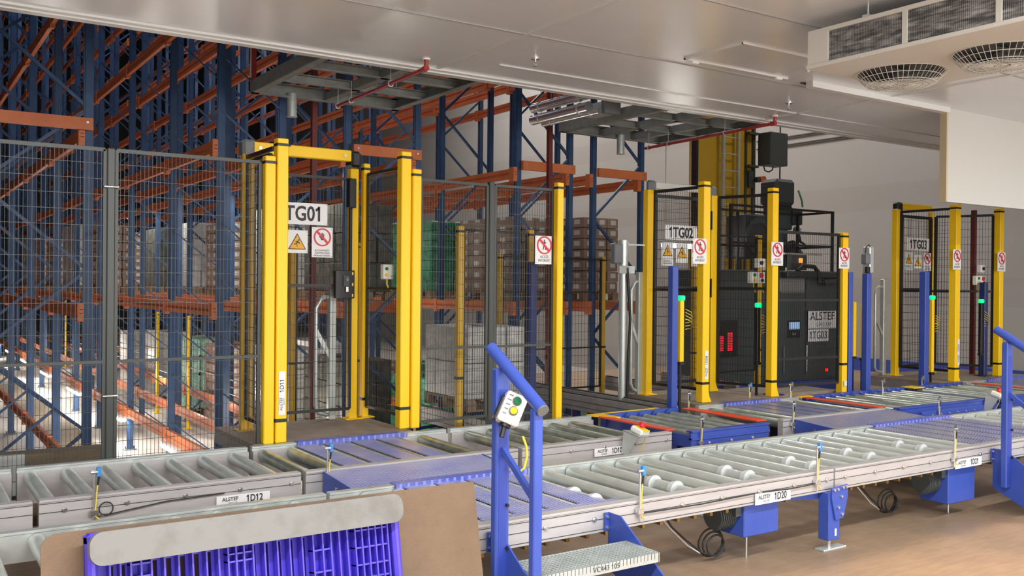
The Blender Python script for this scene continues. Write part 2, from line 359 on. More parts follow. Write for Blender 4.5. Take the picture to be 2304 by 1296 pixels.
# hatch outline in the ceiling
hb = MB()
for (a, b, c, d) in ((4.965, 4.985, 4.55, 5.13), (4.965, 6.12, 4.545, 4.560), (4.965, 6.12, 5.115, 5.140)): hb.box(a, b, c, d, 3.338, 3.351)
struct(hb, 'trim_8', CEDGE)
for i, (x, y) in enumerate(((5.04, 5.125), (5.98, 5.125))):
    tag(MB().bbox(x, x+0.07, y-0.012, y+0.018, 3.325, 3.342, 0.004).build('hatch_latch', WHT), ('white latch of the ceiling hatch, the one by its left corner', 'white latch of the ceiling hatch, the one by its right corner')[i], 'latch')

# sprinklers on the dock ceiling
def sprinkler(x, y, label):
    t = thing('ceiling_sprinkler', label, 'sprinkler', (x, y, 3.35), 'sprinkler heads in the ceiling')
    MB().tube((x, y, 3.351), (x, y, 3.340), 0.032, 16).build('rosette', CHR, t)
    MB().tube((x, y, 3.340), (x, y, 3.318), 0.008, 8).bar((x-0.010, y, 3.318), (x-0.010, y, 3.295), 0.003, 0.003).bar((x+0.010, y, 3.318), (x+0.010, y, 3.295), 0.003, 0.003).build('frame', CHR, t)
    MB().tube((x, y, 3.295), (x, y, 3.291), 0.018, 12).build('deflector', CHR, t)
sprinkler(4.06, 5.78, 'chrome sprinkler head in the ceiling left of the bright reflection')
sprinkler(6.95, 5.80, 'chrome sprinkler head in the ceiling above the right red pipe elbow')
tag(MB().tube((5.95, 4.78, 3.351), (5.95, 4.78, 3.335), 0.03, 14).tube((5.95, 4.78, 3.335), (5.95, 4.78, 3.315), 0.012, 10).build('smoke_detector', WHT), 'small white detector on the ceiling hatch beside the cooler', 'detector')
tag(MB().box(10.45, 10.98, 6.30, 6.36, 3.30, 3.35).box(10.80, 10.98, 6.30, 6.36, 3.27, 3.31).build('ceiling_bracket', BXGREY), 'small dark bracket under the ceiling left of the white hanging panel', 'bracket')

# ------------------------------------------------------------------ ceiling cooler
def cooler():
    x0, x1, y1, zb, zt = 4.88, 5.92, 3.92, 3.03, 3.27
    t = thing('ceiling_air_cooler', 'long cream air cooler hung under the ceiling at the top right', 'air cooler', (x0, y1, zb))
    y0 = 0.2
    MB().box(x0+0.02, x1-0.02, y0, y1-0.0, zb+0.024, zt-0.01).build('housing', CREAM, t)
    MB().bbox(x0-0.012, x1+0.012, y0, y1+0.01, zb, zb+0.026, 0.004).build('drip_tray', CREAM, t)
    MB().box(x0-0.005, x0+0.03, y0, y1, zt-0.026, zt).build('top_rail', CREAM, t)
    MB().box(x0-0.006, x0+0.02, y1-0.15, y1, zb+0.024, zt-0.024).build('end_panel', CREAM, t)
    co = MB()
    yy = y0+0.02
    while yy < y1-0.16: co.box(x0+0.004, x0+0.02, yy, yy+0.005, zb+0.028, zt-0.028); yy += 0.011
    co.box(x0+0.010, x0+0.02, y0, y1-0.15, zb+0.026, zt-0.026)
    co.build('coil', COIL, t)
    for y in (3.24, 2.69, 2.14, 1.6): MB().box(x0-0.006, x0+0.02, y-0.016, y+0.016, zb+0.024, zt-0.024).build('divider', CREAM, t)
    for k, y in enumerate((3.64, 2.98, 2.32)):
        g = MB(); cx, cy, R, h = 5.44, y, 0.28, 0.075
        for j in range(1, 9):       # concentric rings of a shallow dome
            rj = R*j/8; zz = zb-h*min(1, (8-j)/2.2+0.02)
            pts = [(cx+rj*math.cos(2*PI*i/28), cy+rj*math.sin(2*PI*i/28), zz) for i in range(29)]
            g.path(pts, 0.0022, 4)
        for i in range(48):
            a = 2*PI*i/48; c, s_ = math.cos(a), math.sin(a)
            g.path([(cx+0.05*c, cy+0.05*s_, zb-h), (cx+R*0.74*c, cy+R*0.74*s_, zb-h), (cx+R*c, cy+R*s_, zb-0.001)], 0.0018, 4)
        gg = g.build('fan_guard', CREAM, t)
        f = MB().tube((cx, cy, zb-0.006), (cx, cy, zb-0.04), 0.06, 16)
        for i in range(5):
            a = 2*PI*i/5; c, s_ = math.cos(a), math.sin(a)
            f.add([(cx+0.05*c, cy+0.05*s_, zb-0.012), (cx+0.24*math.cos(a-0.28), cy+0.24*math.sin(a-0.28), zb-0.010), (cx+0.24*math.cos(a+0.28), cy+0.24*math.sin(a+0.28), zb-0.04), (cx+0.05*math.cos(a+0.5), cy+0.05*math.sin(a+0.5), zb-0.034)], [(0, 1, 2, 3)])
        f.build('fan', BXGREY, t)
        MB().tube((cx, cy, zb+0.001), (cx, cy, zb-0.003), 0.262, 32).build('fan_opening', GROOVE, t)
    for y in (3.5, 2.6, 1.7):
        MB().box(x0-0.01, x0+0.06, y-0.02, y+0.02, zt-0.002, zt+0.012).tube((x0+0.02, y, zt), (x0+0.02, y, 3.35), 0.006, 6).build('hanger', G, t)
cooler()

# ------------------------------------------------------------------ hanging grid frames, pipes, lamps past the ceiling edge
def chan(mb, p0, p1, h=0.11, w=0.045):
    """C-channel: web and two flanges"""
    mb.bar(p0, p1, 0.008, h); q0 = Vector(p0); q1 = Vector(p1); d = (q1-q0).normalized(); a = d.cross(Vector((0, 0, 1)))*w/2
    for z in (-h/2, h/2): mb.bar(q0+a+Vector((0, 0, z)), q1+a+Vector((0, 0, z)), w, 0.008)
def grid_frame(x0, x1, y0, y1, z, label, xs, ys):
    t = thing('hanging_steel_frame', label, 'steel frame', ((x0+x1)/2, (y0+y1)/2, z))
    for (a, b) in (((x0, y0), (x0, y1)), ((x1, y1), (x1, y0)), ((x1, y0), (x0, y0)), ((x0, y1), (x1, y1))):
        q = MB(); chan(q, (*a, z+0.05), (*b, z+0.05), 0.11, 0.07); q.build('channel', DGAL, t)
    for x in xs:
        q = MB(); chan(q, (x, y0, z+0.04), (x, y1, z+0.04), 0.07, 0.08); q.build('cross_member', DGAL, t)
    for y in ys:
        q = MB(); chan(q, (x0, y, z+0.04), (x1, y, z+0.04), 0.07, 0.05); q.build('cross_member', DGAL, t)
    for (x, y) in ((x0, y0), (x1, y0), (x0, y1), (x1, y1)):
        MB().tube((x, y, z+0.14), (x, y, 12.2), 0.008, 6).build('hanger_rod', G, t)
grid_frame(2.80, 4.30, 6.80, 8.58, 3.40, 'galvanised steel grid frame hung beyond the ceiling edge above the first gate', (3.52,), (7.35, 7.95))
grid_frame(6.42, 7.95, 6.80, 8.65, 3.40, 'galvanised steel grid frame hung beyond the ceiling edge near the shiny tubes', (7.0, 7.5), (7.4, 8.0))
for i, (x, y, z0, z1, r) in enumerate(((3.19, 8.55, 3.215, 3.43, 0.046), (7.30, 8.60, 3.215, 3.44, 0.046))):
    tag(MB().tube((x, y, z0), (x, y, z1), r, 20).tube((x, y, z0-0.006), (x, y, z0+0.008), r+0.004, 20).build('galvanised_can', G), ('galvanised tin can fitting under the left hanging frame', 'galvanised tin can fitting under the right hanging frame')[i], 'can fitting', 'can fittings under the hanging frames')
def red_pipe(x, y0, y1, label):
    t = thing('sprinkler_pipe', label, 'pipe', (x, y0, 3.35), 'red sprinkler pipes')
    z = 3.275
    MB().path([(x, y0, 3.352), (x, y0, 3.30), (x, y0+0.012, 3.285), (x, y0+0.04, z), (x, y0+0.12, z), (x, y1, z-0.03)], 0.017, 10).build('pipe', RUST, t)
    MB().tube((x, y0, 3.352), (x, y0, 3.340), 0.030, 16).build('collar', WHT, t)
    MB().tube((x, y0+0.05, z), (x, y0-0.01, z+0.004), 0.023, 12).build('elbow', RUST, t)
    for f in (0.35, 0.8, 0.97):
        y = y0+(y1-y0)*f; zz = z-0.03*f
        MB().ring((x, zz), 0.026, 0.019, y-0.006, y+0.006, 14).tube((x, y, zz+0.02), (x, y, 3.42), 0.003, 5).build('pipe_clip', G, t)
red_pipe(3.40, 6.28, 8.0, 'red sprinkler pipe running from the ceiling under the left hanging frame')
red_pipe(7.38, 6.33, 8.25, 'red sprinkler pipe running from the ceiling towards the yellow mast')
for i, (x, z, r) in enumerate(((5.98, 3.60, 0.052), (5.98, 3.47, 0.055), (6.12, 3.44, 0.03))):  # thick tubes and box are reflector lamp fittings, modelled as plain cylinders and casing
    t = thing('silver_tube', ('shiny silver lamp fitting beyond the ceiling edge, topmost of three tubes', 'shiny silver lamp fitting beyond the ceiling edge, thick lower one', 'thin shiny silver pipe beside the two thick lamp fittings beyond the ceiling edge')[i], 'pipe', (x, 8.0, z), 'silver tubes beyond the ceiling edge')
    MB().tube((x, 7.55, z), (x, 8.55, z), r, 24).build('pipe', CHR, t)
    for y in (7.7, 8.4): MB().ring((x, z), r+0.004, r-0.001, y-0.01, y+0.01, 20).tube((x+(0.02 if i == 1 else 0)+(r if i == 0 else 0)*0, y, z+r), (x+(0.0), y, 12.2 if i != 1 else z+r+0.02), 0.004, 6).build('hanger_strap', G, t)
tb = thing('lamp_fitting_box', 'light grey metal box of the silver lamp fittings beyond the ceiling edge', 'metal box', (6.45, 7.75, 3.42))
MB().bbox(6.19, 6.39, 7.55, 7.95, 3.44, 3.56, 0.01).build('casing', G, tb); MB().bbox(6.18, 6.40, 7.54, 7.60, 3.43, 3.57, 0.004).build('flange', GPL, tb)
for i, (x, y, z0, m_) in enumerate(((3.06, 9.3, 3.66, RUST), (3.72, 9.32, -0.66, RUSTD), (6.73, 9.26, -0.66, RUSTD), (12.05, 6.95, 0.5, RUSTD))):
    tag(MB().bar((x, y, z0), (x, y, 12.2 if i < 3 else 2.68), 0.055 if i < 3 else 0.05, 0.055, (0, 1, 0)).build('red_column', m_), ('short red steel column above the fence top at the left hanging frame', 'dark red steel column seen behind the first gate door', 'dark red steel column between the racks right of the shiny tubes', 'dark red steel column inside the far right gate')[i], 'column')

# ================================================================== RACK HALL
ZF = -0.66
YP = [9.41, 11.28, 13.47, 15.68, 17.85, 20.02, 22.2, 24.4, 26.6, 28.8, 31.0, 33.2]
def upright(mb, x, y, z0, z1, s=0.062):
    mb.box(x-s/2, x+s/2, y-s/2, y+s/2, z0, z1)
    mb.box(x-s/2-0.012, x+s/2+0.012, y-s/2+0.01, y-s/2+0.02, z0, z1)
    z = z0+0.1
def rack(x0, x1, ys, label, levels, zt=11.6, thin=False):
    t = thing('pallet_rack', label, 'pallet rack', ((x0+x1)/2, ys[0], ZF), 'blue and orange pallet racks in the hall')
    for y in ys:
        for x in (x0, x1):
            u = MB(); upright(u, x, y, ZF, zt)
            uo = u.build('upright', RBL, t)
            fp = MB().box(x-0.08, x+0.08, y-0.07, y+0.07, ZF, ZF+0.012).tube((x-0.055, y, ZF), (x-0.055, y, ZF+0.05), 0.01, 6).tube((x+0.055, y, ZF), (x+0.055, y, ZF+0.05), 0.01, 6)
            fo = fp.build('foot_plate', GPL, uo)
    # frame bracing between the two planes, zig-zag
    for k, y in enumerate(ys):
        b = MB(); z = ZF+0.15; s = 0
        while z < zt-1.0:
            xa, xb = (x0, x1) if s % 2 == 0 else (x1, x0)
            if thin: b.bar((x0, y-0.03, z+0.50), (x1, y-0.03, z), 0.014, 0.022, (0, 1, 0)); z += 0.56
            else: b.bar((xa, y, z), (xb, y, z+0.75), 0.03, 0.03, (0, 1, 0)); z += 0.75
            s += 1
        b.build('frame_brace', RBL, t)
    for z in levels:
        for x, sgn in ((x0, -1), (x1, -1)):
            b = MB(); xb = x+sgn*0.058
            b.box(xb-0.022, xb+0.022, ys[0]-0.05, ys[-1], z-0.06, z-0.014); b.box(xb-0.022, xb+0.022, ys[0]-0.05, ys[-1], z+0.014, z+0.06)
            b.box(xb-0.012, xb+0.014, ys[0]-0.05, ys[-1], z-0.02, z+0.02)
            for y in ys: b.box(xb-0.030, xb+0.024, y-0.045, y+0.045, z-0.095, z+0.075)
            b.build('beam', ORA, t)
    return t
LV = [-0.128, 1.356, 2.98, 4.478, 5.99, 7.5, 9.0]
R_A = rack(0.66, 1.55, YP, 'blue upright and orange beam pallet rack at the far left, behind the mesh fence', LV)
R_B = rack(2.77, 3.40, YP, 'pallet rack right of the lit aisle, its lowest beam carrying the light tubes', LV, thin=True)
R_C = rack(4.13, 4.98, YP, 'pallet rack standing behind the first yellow gate', LV)
R_D = rack(6.36, 7.15, YP, 'pallet rack behind the mesh fence with the green and brown crates', LV)
R_E = rack(7.53, 8.34, YP[:9], 'rightmost pallet rack, ending before the side wall by the swing gate', LV)
# projecting orange end beams
for i, (xa, xb, y, z) in enumerate(((-1.2, 1.575, 9.36, 3.07), (4.16, 4.98, 9.36, 3.07), (6.36, 7.15, 9.36, 3.07), (7.53, 8.34, 9.36, 3.07))):
    q = MB().box(xa, xb, y-0.075, y-0.03, z-0.05, z+0.06)
    lb = ('orange cross beam at the front end of the far left rack', 'orange cross beam behind the top of the first yellow gate', 'short orange cross beam on the rack left of the shiny tubes', 'short orange cross beam on the rightmost rack end')[i]
    t = thing('cross_beam', lb, 'rack beam', ((xa+xb)/2, y, z), 'orange cross beams on the rack ends')
    q.build('beam', ORA, t)
    for x in (xa+0.05, xb-0.05): MB().tube((x, y-0.08, z+0.02), (x, y-0.072, z+0.02), 0.012, 8).build('bolt', CHR, t)
# lit tubes under the low beam of rack B
for i, y in enumerate((10.0, 13.35, 16.7, 20.1, 23.4, 26.8, 30.2)):
    t = thing('tube_lamp', 'lit tube lamp under the low rack beam, '+('nearest', 'second', 'third', 'fourth', 'fifth', 'sixth', 'farthest')[i]+' of the row', 'lamp', (2.72, y, -0.22), 'lit tube lamps along the rack aisle')
    MB().box(2.62, 2.72, y, y+1.15, -0.215, -0.195).box(2.70, 2.72, y+0.1, y+0.16, -0.195, -0.188).build('fixture', WHT, t)
    MB().bbox(2.615, 2.705, y+0.01, y+1.14, -0.262, -0.215, 0.015).build('light_tube', LAMPW, t)
area('aisle_lamp_and_fill', (2.70, 12.0, -0.27), 0.08, 22, (1, 0.95, 0.86), (0, 0, 0), 4.0)
area('aisle_lamp_and_fill', (2.70, 20.0, -0.27), 0.08, 45, (1, 0.95, 0.86), (0, 0, 0), 8.0)
for y in (10.6, 13.2, 16.5, 20.0, 24.5): fill_point('aisle_lamp_and_fill', (2.1, y, 0.0), 26, (1, 0.95, 0.86), 0.12)  # added point fills, brighten the low beams and aisle floor
for y in (10.4, 13.6, 17.0, 21.5, 26): fill_point('aisle_lamp_and_fill', (3.76, y, 0.0), 22, (1, 0.93, 0.84), 0.06)  # more added fill in the gap beside the next rack
for y in (11.5, 15.5, 19.5): fill_point('aisle_lamp_and_fill', (5.7, y, 0.3), 30, (1, 0.95, 0.88), 0.12)
area('aisle_lamp_and_fill', (3.95, 12.0, 2.9), 0.1, 55, (1, 0.95, 0.86), (0, 0, 0), 4.0)
area('aisle_lamp_and_fill', (3.95, 20.0, 2.9), 0.1, 70, (1, 0.95, 0.86), (0, 0, 0), 8.0)
t = thing('hall_strip_lamp', 'lit white strip lamp hanging behind the 1TG02 door signs', 'lamp', (9.6, 10.0, 2.24), None)
MB().bbox(9.28, 9.92, 9.96, 10.06, 2.25, 2.29, 0.005).build('fixture', WHT, t)
MB().bbox(9.30, 9.90, 9.97, 10.05, 2.19, 2.25, 0.015).build('light_tube', LAMPW, t)
for x in (9.35, 9.85): MB().tube((x, 10.01, 2.29), (x, 10.01, 12.2), 0.006, 6).build('hanger_rod', G, t)
# dark shuttle track and rail on the hall floor, rough timber curb
struct(MB().box(1.98, 2.42, 7.6, 33, ZF, ZF+0.06), 'trim_9', WOODB)
tb = thing('timber_curb', 'rough dark timber curb behind the conveyor at the lower left fence', 'timber', (0.4, 7.6, ZF))
MB().box(-1.2, 0.62, 7.5, 7.7, ZF, 0.42).build('board', WOODB, tb); MB().box(0.62, 1.36, 7.45, 7.65, ZF, 0.40).build('board', WOODB, tb)
MB().box(0.45, 0.82, 7.40, 7.448, ZF, 0.41).build('metal_sheet', G, tb)
# fence of slim yellow posts inside the hall
t = thing('aisle_fence', 'slim yellow post fence with mesh along the rack aisle', 'fence', (3.92, 18, ZF))
fm = MB()
for k in range(12):
    y = 10.9+k*2.0
    MB().box(3.90, 3.94, y-0.02, y+0.02, ZF, 1.1).box(3.86, 3.98, y-0.05, y+0.05, ZF, ZF+0.015).build('post', YEL, t)
for z in (-0.5, 0.3, 1.05): fm.bar((3.92, 10.9, z), (3.92, 32.9, z), 0.018, 0.018)
for k in range(14): fm.bar((3.92, 10.9, -0.4+k*0.1), (3.92, 32.9, -0.4+k*0.1), 0.004, 0.004)
fm.build('mesh_panel', FGREY, t)

# ------------------------------------------------------------------ pallet loads in the racks
def carton_mat(name, base, base2, cz, cx, cy):
    m = mat(name, base, 0.75); nt = m.node_tree; N = nt.nodes; Lk = nt.links; b = N['Principled BSDF']
    tc = N.new('ShaderNodeTexCoord'); sp = N.new('ShaderNodeSeparateXYZ'); Lk.new(tc.outputs['Object'], sp.inputs[0])
    ge = N.new('ShaderNodeNewGeometry'); sn = N.new('ShaderNodeSeparateXYZ'); Lk.new(ge.outputs['Normal'], sn.inputs[0])
    def M(op, a, c):
        n = N.new('ShaderNodeMath'); n.operation = op
        for i, v in ((0, a), (1, c)):
            if v is None: continue
            if isinstance(v, (int, float)): n.inputs[i].default_value = v
            else: Lk.new(v, n.inputs[i])
        return n.outputs[0]
    def win(co, cell, off, lo, hi):
        f = M('FRACT', M('DIVIDE', M('ADD', co, off), cell), None)
        return M('MULTIPLY', M('GREATER_THAN', f, lo), M('LESS_THAN', f, hi))
    zr = win(sp.outputs['Z'], cz, -0.12+10*cz, 0.35, 0.78)
    xr = M('MULTIPLY', win(sp.outputs['X'], cx, 0.30+10*cx, 0.30, 0.75), M('GREATER_THAN', M('ABSOLUTE', sn.outputs['Y'], None), 0.5))
    yr = M('MULTIPLY', win(sp.outputs['Y'], cy, 0.625+10*cy, 0.30, 0.70), M('GREATER_THAN', M('ABSOLUTE', sn.outputs['X'], None), 0.5))
    k = M('MULTIPLY', zr, M('MAXIMUM', xr, yr))
    mx = N.new('ShaderNodeMix'); mx.data_type = 'RGBA'; mx.inputs[6].default_value = (*base, 1); mx.inputs[7].default_value = (*base2, 1)
    Lk.new(k, mx.inputs[0]); Lk.new(mx.outputs[2], b.inputs['Base Color']); return m
CARD = carton_mat('labelled_cardboard', (0.30, 0.21, 0.155), (0.62, 0.60, 0.56), 0.1428, 0.2, 0.3125)
PINK = carton_mat('labelled_pinkish_cartons', (0.42, 0.26, 0.21), (0.62, 0.55, 0.50), 0.15, 0.2, 0.3125)
def load(x, y, z, w, d, h, kind, label, group='pallet loads in the racks'):
    t = thing('pallet_load', label, 'pallet load', (x, y, z), group)
    p = MB()
    for k in range(5): p.box(x-w/2+k*(w-0.09)/4, x-w/2+k*(w-0.09)/4+0.09, y-d/2, y+d/2, z+0.10, z+0.12)
    for yy in (-d/2, -0.05, d/2-0.1):
        for xx in (-w/2, -0.05, w/2-0.1): p.box(x+xx, x+xx+0.1, y+yy, y+yy+0.1, z+0.02, z+0.10)
        p.box(x-w/2, x+w/2, y+yy, y+yy+0.1, z, z+0.02)
    p.build('pallet', WOOD, t)
    z0 = z+0.12; g = MB()
    m_ = {'card': CARD, 'wrap': WRAP, 'green': GREEN, 'pink': PINK, 'bottle': BOTG, 'dark': DKLOAD}[kind]
    nz = max(2, int(h/(0.14 if kind in ('card', 'pink', 'green') else 0.26))); nx, ny = 3, 4
    for i in range(nz):
        for j in range(nx):
            for k in range(ny):
                if 0 < j < nx-1 and 0 < k < ny-1: continue
                jx = random.uniform(-0.006, 0.006); jy = random.uniform(-0.006, 0.006)
                g.bbox(x-w/2+j*w/nx+0.006+jx, x-w/2+(j+1)*w/nx-0.006+jx, y-d/2+k*d/ny+0.006+jy, y-d/2+(k+1)*d/ny-0.006+jy, z0+i*h/nz+0.002, z0+(i+1)*h/nz-0.004, 0.008 if kind != 'bottle' else 0.03)
    g.build('goods', m_, t)
    return t
bays = [(YP[i]+YP[i+1])/2 for i in range(len(YP)-1)]
ORD = ['first', 'second', 'third', 'fourth', 'fifth', 'sixth', 'seventh', 'eighth', 'ninth']
COLN = {'card': 'brown cardboard', 'wrap': 'grey film-wrapped', 'green': 'green crate', 'pink': 'pinkish carton', 'bottle': 'pale green bottle', 'dark': 'dark netted'}
def rack_loads(xc, rn, spec):
    for (bay, lvl, kind, h) in spec:
        z = {0: ZF, 1: 1.42, 2: 3.045}[lvl]
        wh = {0: 'on the floor', 1: 'on the beams', 2: 'on the upper beams'}[lvl]
        load(xc, bays[bay], z, 0.60, 1.25, h, kind, '%s load %s, %s bay back, %s' % (COLN[kind], wh, ORD[bay], rn))
rack_loads(7.935, 'the rightmost rack', [(0, 1, 'card', 1.0), (1, 1, 'pink', 0.9), (0, 0, 'bottle', 0.62), (1, 0, 'bottle', 0.8), (2, 1, 'wrap', 1.1), (2, 0, 'green', 0.8), (3, 1, 'card', 1.1)])
rack_loads(6.755, 'the crate rack', [(0, 1, 'card', 0.95), (1, 1, 'green', 1.0), (2, 1, 'wrap', 1.1), (0, 0, 'pink', 0.62), (1, 0, 'green', 0.8), (2, 0, 'pink', 0.9), (3, 1, 'dark', 1.2), (3, 0, 'wrap', 1.1)])
rack_loads(4.555, 'the rack behind the first gate', [(0, 1, 'dark', 1.0), (1, 1, 'wrap', 1.1), (2, 1, 'card', 1.0), (3, 1, 'wrap', 1.1), (4, 1, 'dark', 1.1), (0, 0, 'dark', 1.3), (1, 0, 'wrap', 1.3), (2, 0, 'pink', 1.2), (3, 0, 'bottle', 1.2), (4, 0, 'wrap', 1.2), (5, 1, 'card', 1.1), (5, 0, 'wrap', 1.1)])
rack_loads(3.085, 'the rack beside the lit aisle', [(3, 1, 'card', 1.0), (4, 1, 'wrap', 1.1), (5, 1, 'card', 0.9), (6, 1, 'pink', 1.0), (7, 1, 'wrap', 1.1)])

# ================================================================== CONVEYORS
roller_src = None
def roller_mesh(length, r, material):
    b = MB().tube((0, 0, 0), (0, length, 0), r, 20)
    b.tube((0, -0.02, 0), (0, length+0.02, 0), 0.009, 8)
    me = b.build('roller', material); return me
def rail(mb_parent, x0, x1, yo, yi, z0, z1, material, groove, outer):
    """profile rail with a lip, two side grooves and small bolts"""
    lo, hi = min(yo, yi), max(yo, yi)
    q = MB().bbox(x0, x1, lo, hi, z1-0.014, z1, 0.003)
    q.box(x0, x1, lo+0.004, hi-0.004, z0, z1-0.012)
    o = q.build('side_rail', material, mb_parent)
    if groove:
        gy = yo-0.0006 if outer < 0 else yo+0.0006
        g = MB()
        ya, yb = sorted((yo+(-outer)*0.0, yo+(-outer)*0.006))
        for zz in (z1-0.020, z1-0.068, z0+0.014): g.box(x0, x1, ya+0.0025 if outer < 0 else ya, yb, zz-0.0018, zz+0.0018)
        g.build('groove', GROOVE, o)
    return o
def bolts(parent, xs, y, z, out=-1, r=0.010):
    for x in xs:
        MB().tube((x, y, z), (x, y+out*0.010, z), r, 6).tube((x, y, z), (x, y+out*0.004, z), r*1.35, 12).build('bolt', CHR, parent)

# --- front conveyor (conveyor along the front), three sections
def front_section(x0, x1, name_label, plates=(), collars=(), first_bolt=0.1):
    t = thing('roller_conveyor', name_label, 'conveyor', ((x0+x1)/2, 4.29, 0.0), 'front roller conveyor sections')
    rail(t, x0, x1, 3.76, 3.825, 0.365, 0.5, ALU, True, -1)
    rail(t, x0, x1, 4.82, 4.765, 0.36, 0.5, G, False, 1)
    xs = []; k = math.ceil((x0-3.443+0.03)/0.2045)
    src = roller_mesh(0.93, 0.038, ROL); src.parent = t; first = True
    while 3.443+k*0.2045 < x1-0.03:
        x = 3.443+k*0.2045
        o = src if first else place(src, 'roller', t, (0, 0, 0))
        first = False
        o.location = (x-(x0+x1)/2, 3.828-4.29, 0.448)
        if k % 3 == 2 and any(a < x < b for a, b in collars):
            for yy in (0.17, 0.36):
                MB().ring((0, 0), 0.056, 0.038, yy, yy+0.012, 24).ring((0, 0), 0.046, 0.037, yy+0.012, yy+0.045, 24).build('guide_collar', RINGM, o, local=True)
        xs.append(x); k += 1
    bl = []; x = x0+first_bolt
    while x < x1-0.05: bl.append(x); x += 0.31
    bolts(t, bl, 3.76, 0.437)
    for (a, b) in plates:
        c = MB().bbox(a, b, 4.745, 4.832, 0.498, 0.508, 0.003).box(a, b, 4.745, 4.752, 0.455, 0.5)
        c.build('rail_cover_plate', TREAD_BLUE, t)
        s = MB(); xi = [x for x in xs if a-0.1 < x < b+0.1]
        for u, v in zip(xi[:-1], xi[1:]):
            s.box(u+0.030, v-0.030, 3.87, 4.745, 0.482, 0.490)
        s.box(a+0.03, b-0.02, 3.84, 3.90, 0.482, 0.4905)
        s.build('tread_plate', TREAD_DUST if b < 5 else TREAD_GREY, t)
    # gold cable tray under the near rail, legs
    q = MB(); q.box(x0, x1, 3.86, 3.90, 0.335, 0.352); xx = x0
    while xx < x1: q.box(xx, xx+0.02, 3.84, 3.92, 0.318, 0.345); xx += 0.13
    q.build('cable_tray', TRAY, t)
    q = MB(); xx = x0+0.3
    return t
S1 = front_section(-1.0, 1.99, 'front roller conveyor section behind the blue pallet')
S2 = front_section(2.01, 4.97, 'front roller conveyor section between the near step and the support leg', [(2.40, 3.31)], [(3.1, 5.2)])
S3 = front_section(4.985, 12.5, 'front roller conveyor section running to the right edge of the photo', [(6.80, 7.90)], [(5.0, 6.4), (8.0, 10)])
def leg(x, y, label, plate=True, cat='conveyor leg'):
    t = thing('conveyor_leg', label, cat, (x, y, 0), 'blue conveyor legs')
    MB().bbox(x-0.055, x+0.055, y-0.04, y+0.04, 0.065, 0.363, 0.004).build('leg', BLUE, t)
    if plate:
        pl = MB().prism([(x-0.04, 0.395), (x+0.115, 0.405), (x+0.115, 0.33), (x+0.075, 0.20), (x+0.0, 0.19), (x-0.04, 0.33)], y-0.052, y-0.042, 'y').build('gusset_plate', BLUE, t)
        for (dx, dz) in ((-0.02, 0.382), (0.012, 0.384), (0.065, 0.39), (0.097, 0.392), (0.05, 0.335), (0.02, 0.27), (0.055, 0.225)):
            MB().tube((x+dx, y-0.052, dz), (x+dx, y-0.062, dz), 0.010, 6).build('bolt', CHR, pl)
        MB().box(x+0.005, x+0.022, y-0.0415, y-0.040, 0.09, 0.135).build('sticker', WHT, t)
    MB().tube((x, y, 0.01), (x, y, 0.07), 0.012, 10).build('threaded_rod', CHR, t)
    MB().bbox(x-0.09, x+0.13, y-0.035, y+0.035, 0.0, 0.012, 0.002).build('foot', G, t)
    MB().bar((x-0.03, y+0.06, 0.33), (x-0.35, y+0.06, 0.36), 0.04, 0.04).build('cross_arm', BLUE, t)
    return t
leg(4.93, 3.745+0.02, 'blue conveyor leg with bolted gusset plate under the front conveyor')
for i, (x, y) in enumerate(((4.93, 4.78), (2.0, 4.72), (7.6, 3.8), (7.6, 4.78), (0.2, 3.85), (0.2, 4.72), (10.5, 3.8), (10.5, 4.7))):
    leg(x, y, ('plain blue leg under the far rail opposite the gusset leg', 'plain blue leg under the far rail behind the hardboard sheet', 'plain blue near leg beyond the right step', 'plain blue leg under the far rail beyond the right step', 'plain blue near leg hidden behind the blue pallet', 'plain blue far leg at the left of the front conveyor', 'plain blue near leg at the right end of the front conveyor', 'plain blue far leg at the right end of the front conveyor')[i], False)
def drive_box(x0, x1, y0, y1, z0, z1, label):
    t = thing('drive_cover_box', label, 'drive box', ((x0+x1)/2, (y0+y1)/2, 0), 'blue drive boxes under the front conveyor')
    MB().bbox(x0, x1, y0, y1, z0, z1, 0.006).build('cover', BLUE, t)
    m_ = MB().tube((x0-0.13, (y0+y1)/2+0.02, (z0+z1)/2+0.02), (x0, (y0+y1)/2+0.02, (z0+z1)/2+0.02), 0.075, 20)
    for k in range(7): m_.tube((x0-0.12+k*0.016, (y0+y1)/2+0.02, (z0+z1)/2+0.02), (x0-0.114+k*0.016, (y0+y1)/2+0.02, (z0+z1)/2+0.02), 0.085, 20)
    m_.build('motor', BXGREY, t)
    MB().tube((x1-0.16, (y0+y1)/2, 0.0), (x1-0.16, (y0+y1)/2, z0+0.01), 0.008, 8).build('adjusting_foot', CHR, t)
    MB().box(x0-0.05, x0+0.02, y0+0.02, y1, z1-0.07, z1).build('bracket', BXGREY, t)
drive_box(4.20, 4.50, 3.80, 4.02, 0.165, 0.362, 'blue drive cover box under the front conveyor by the 1D20 label')
drive_box(6.30, 6.64, 3.80, 4.02, 0.10, 0.362, 'blue drive cover box under the front conveyor by the 1D21 label')
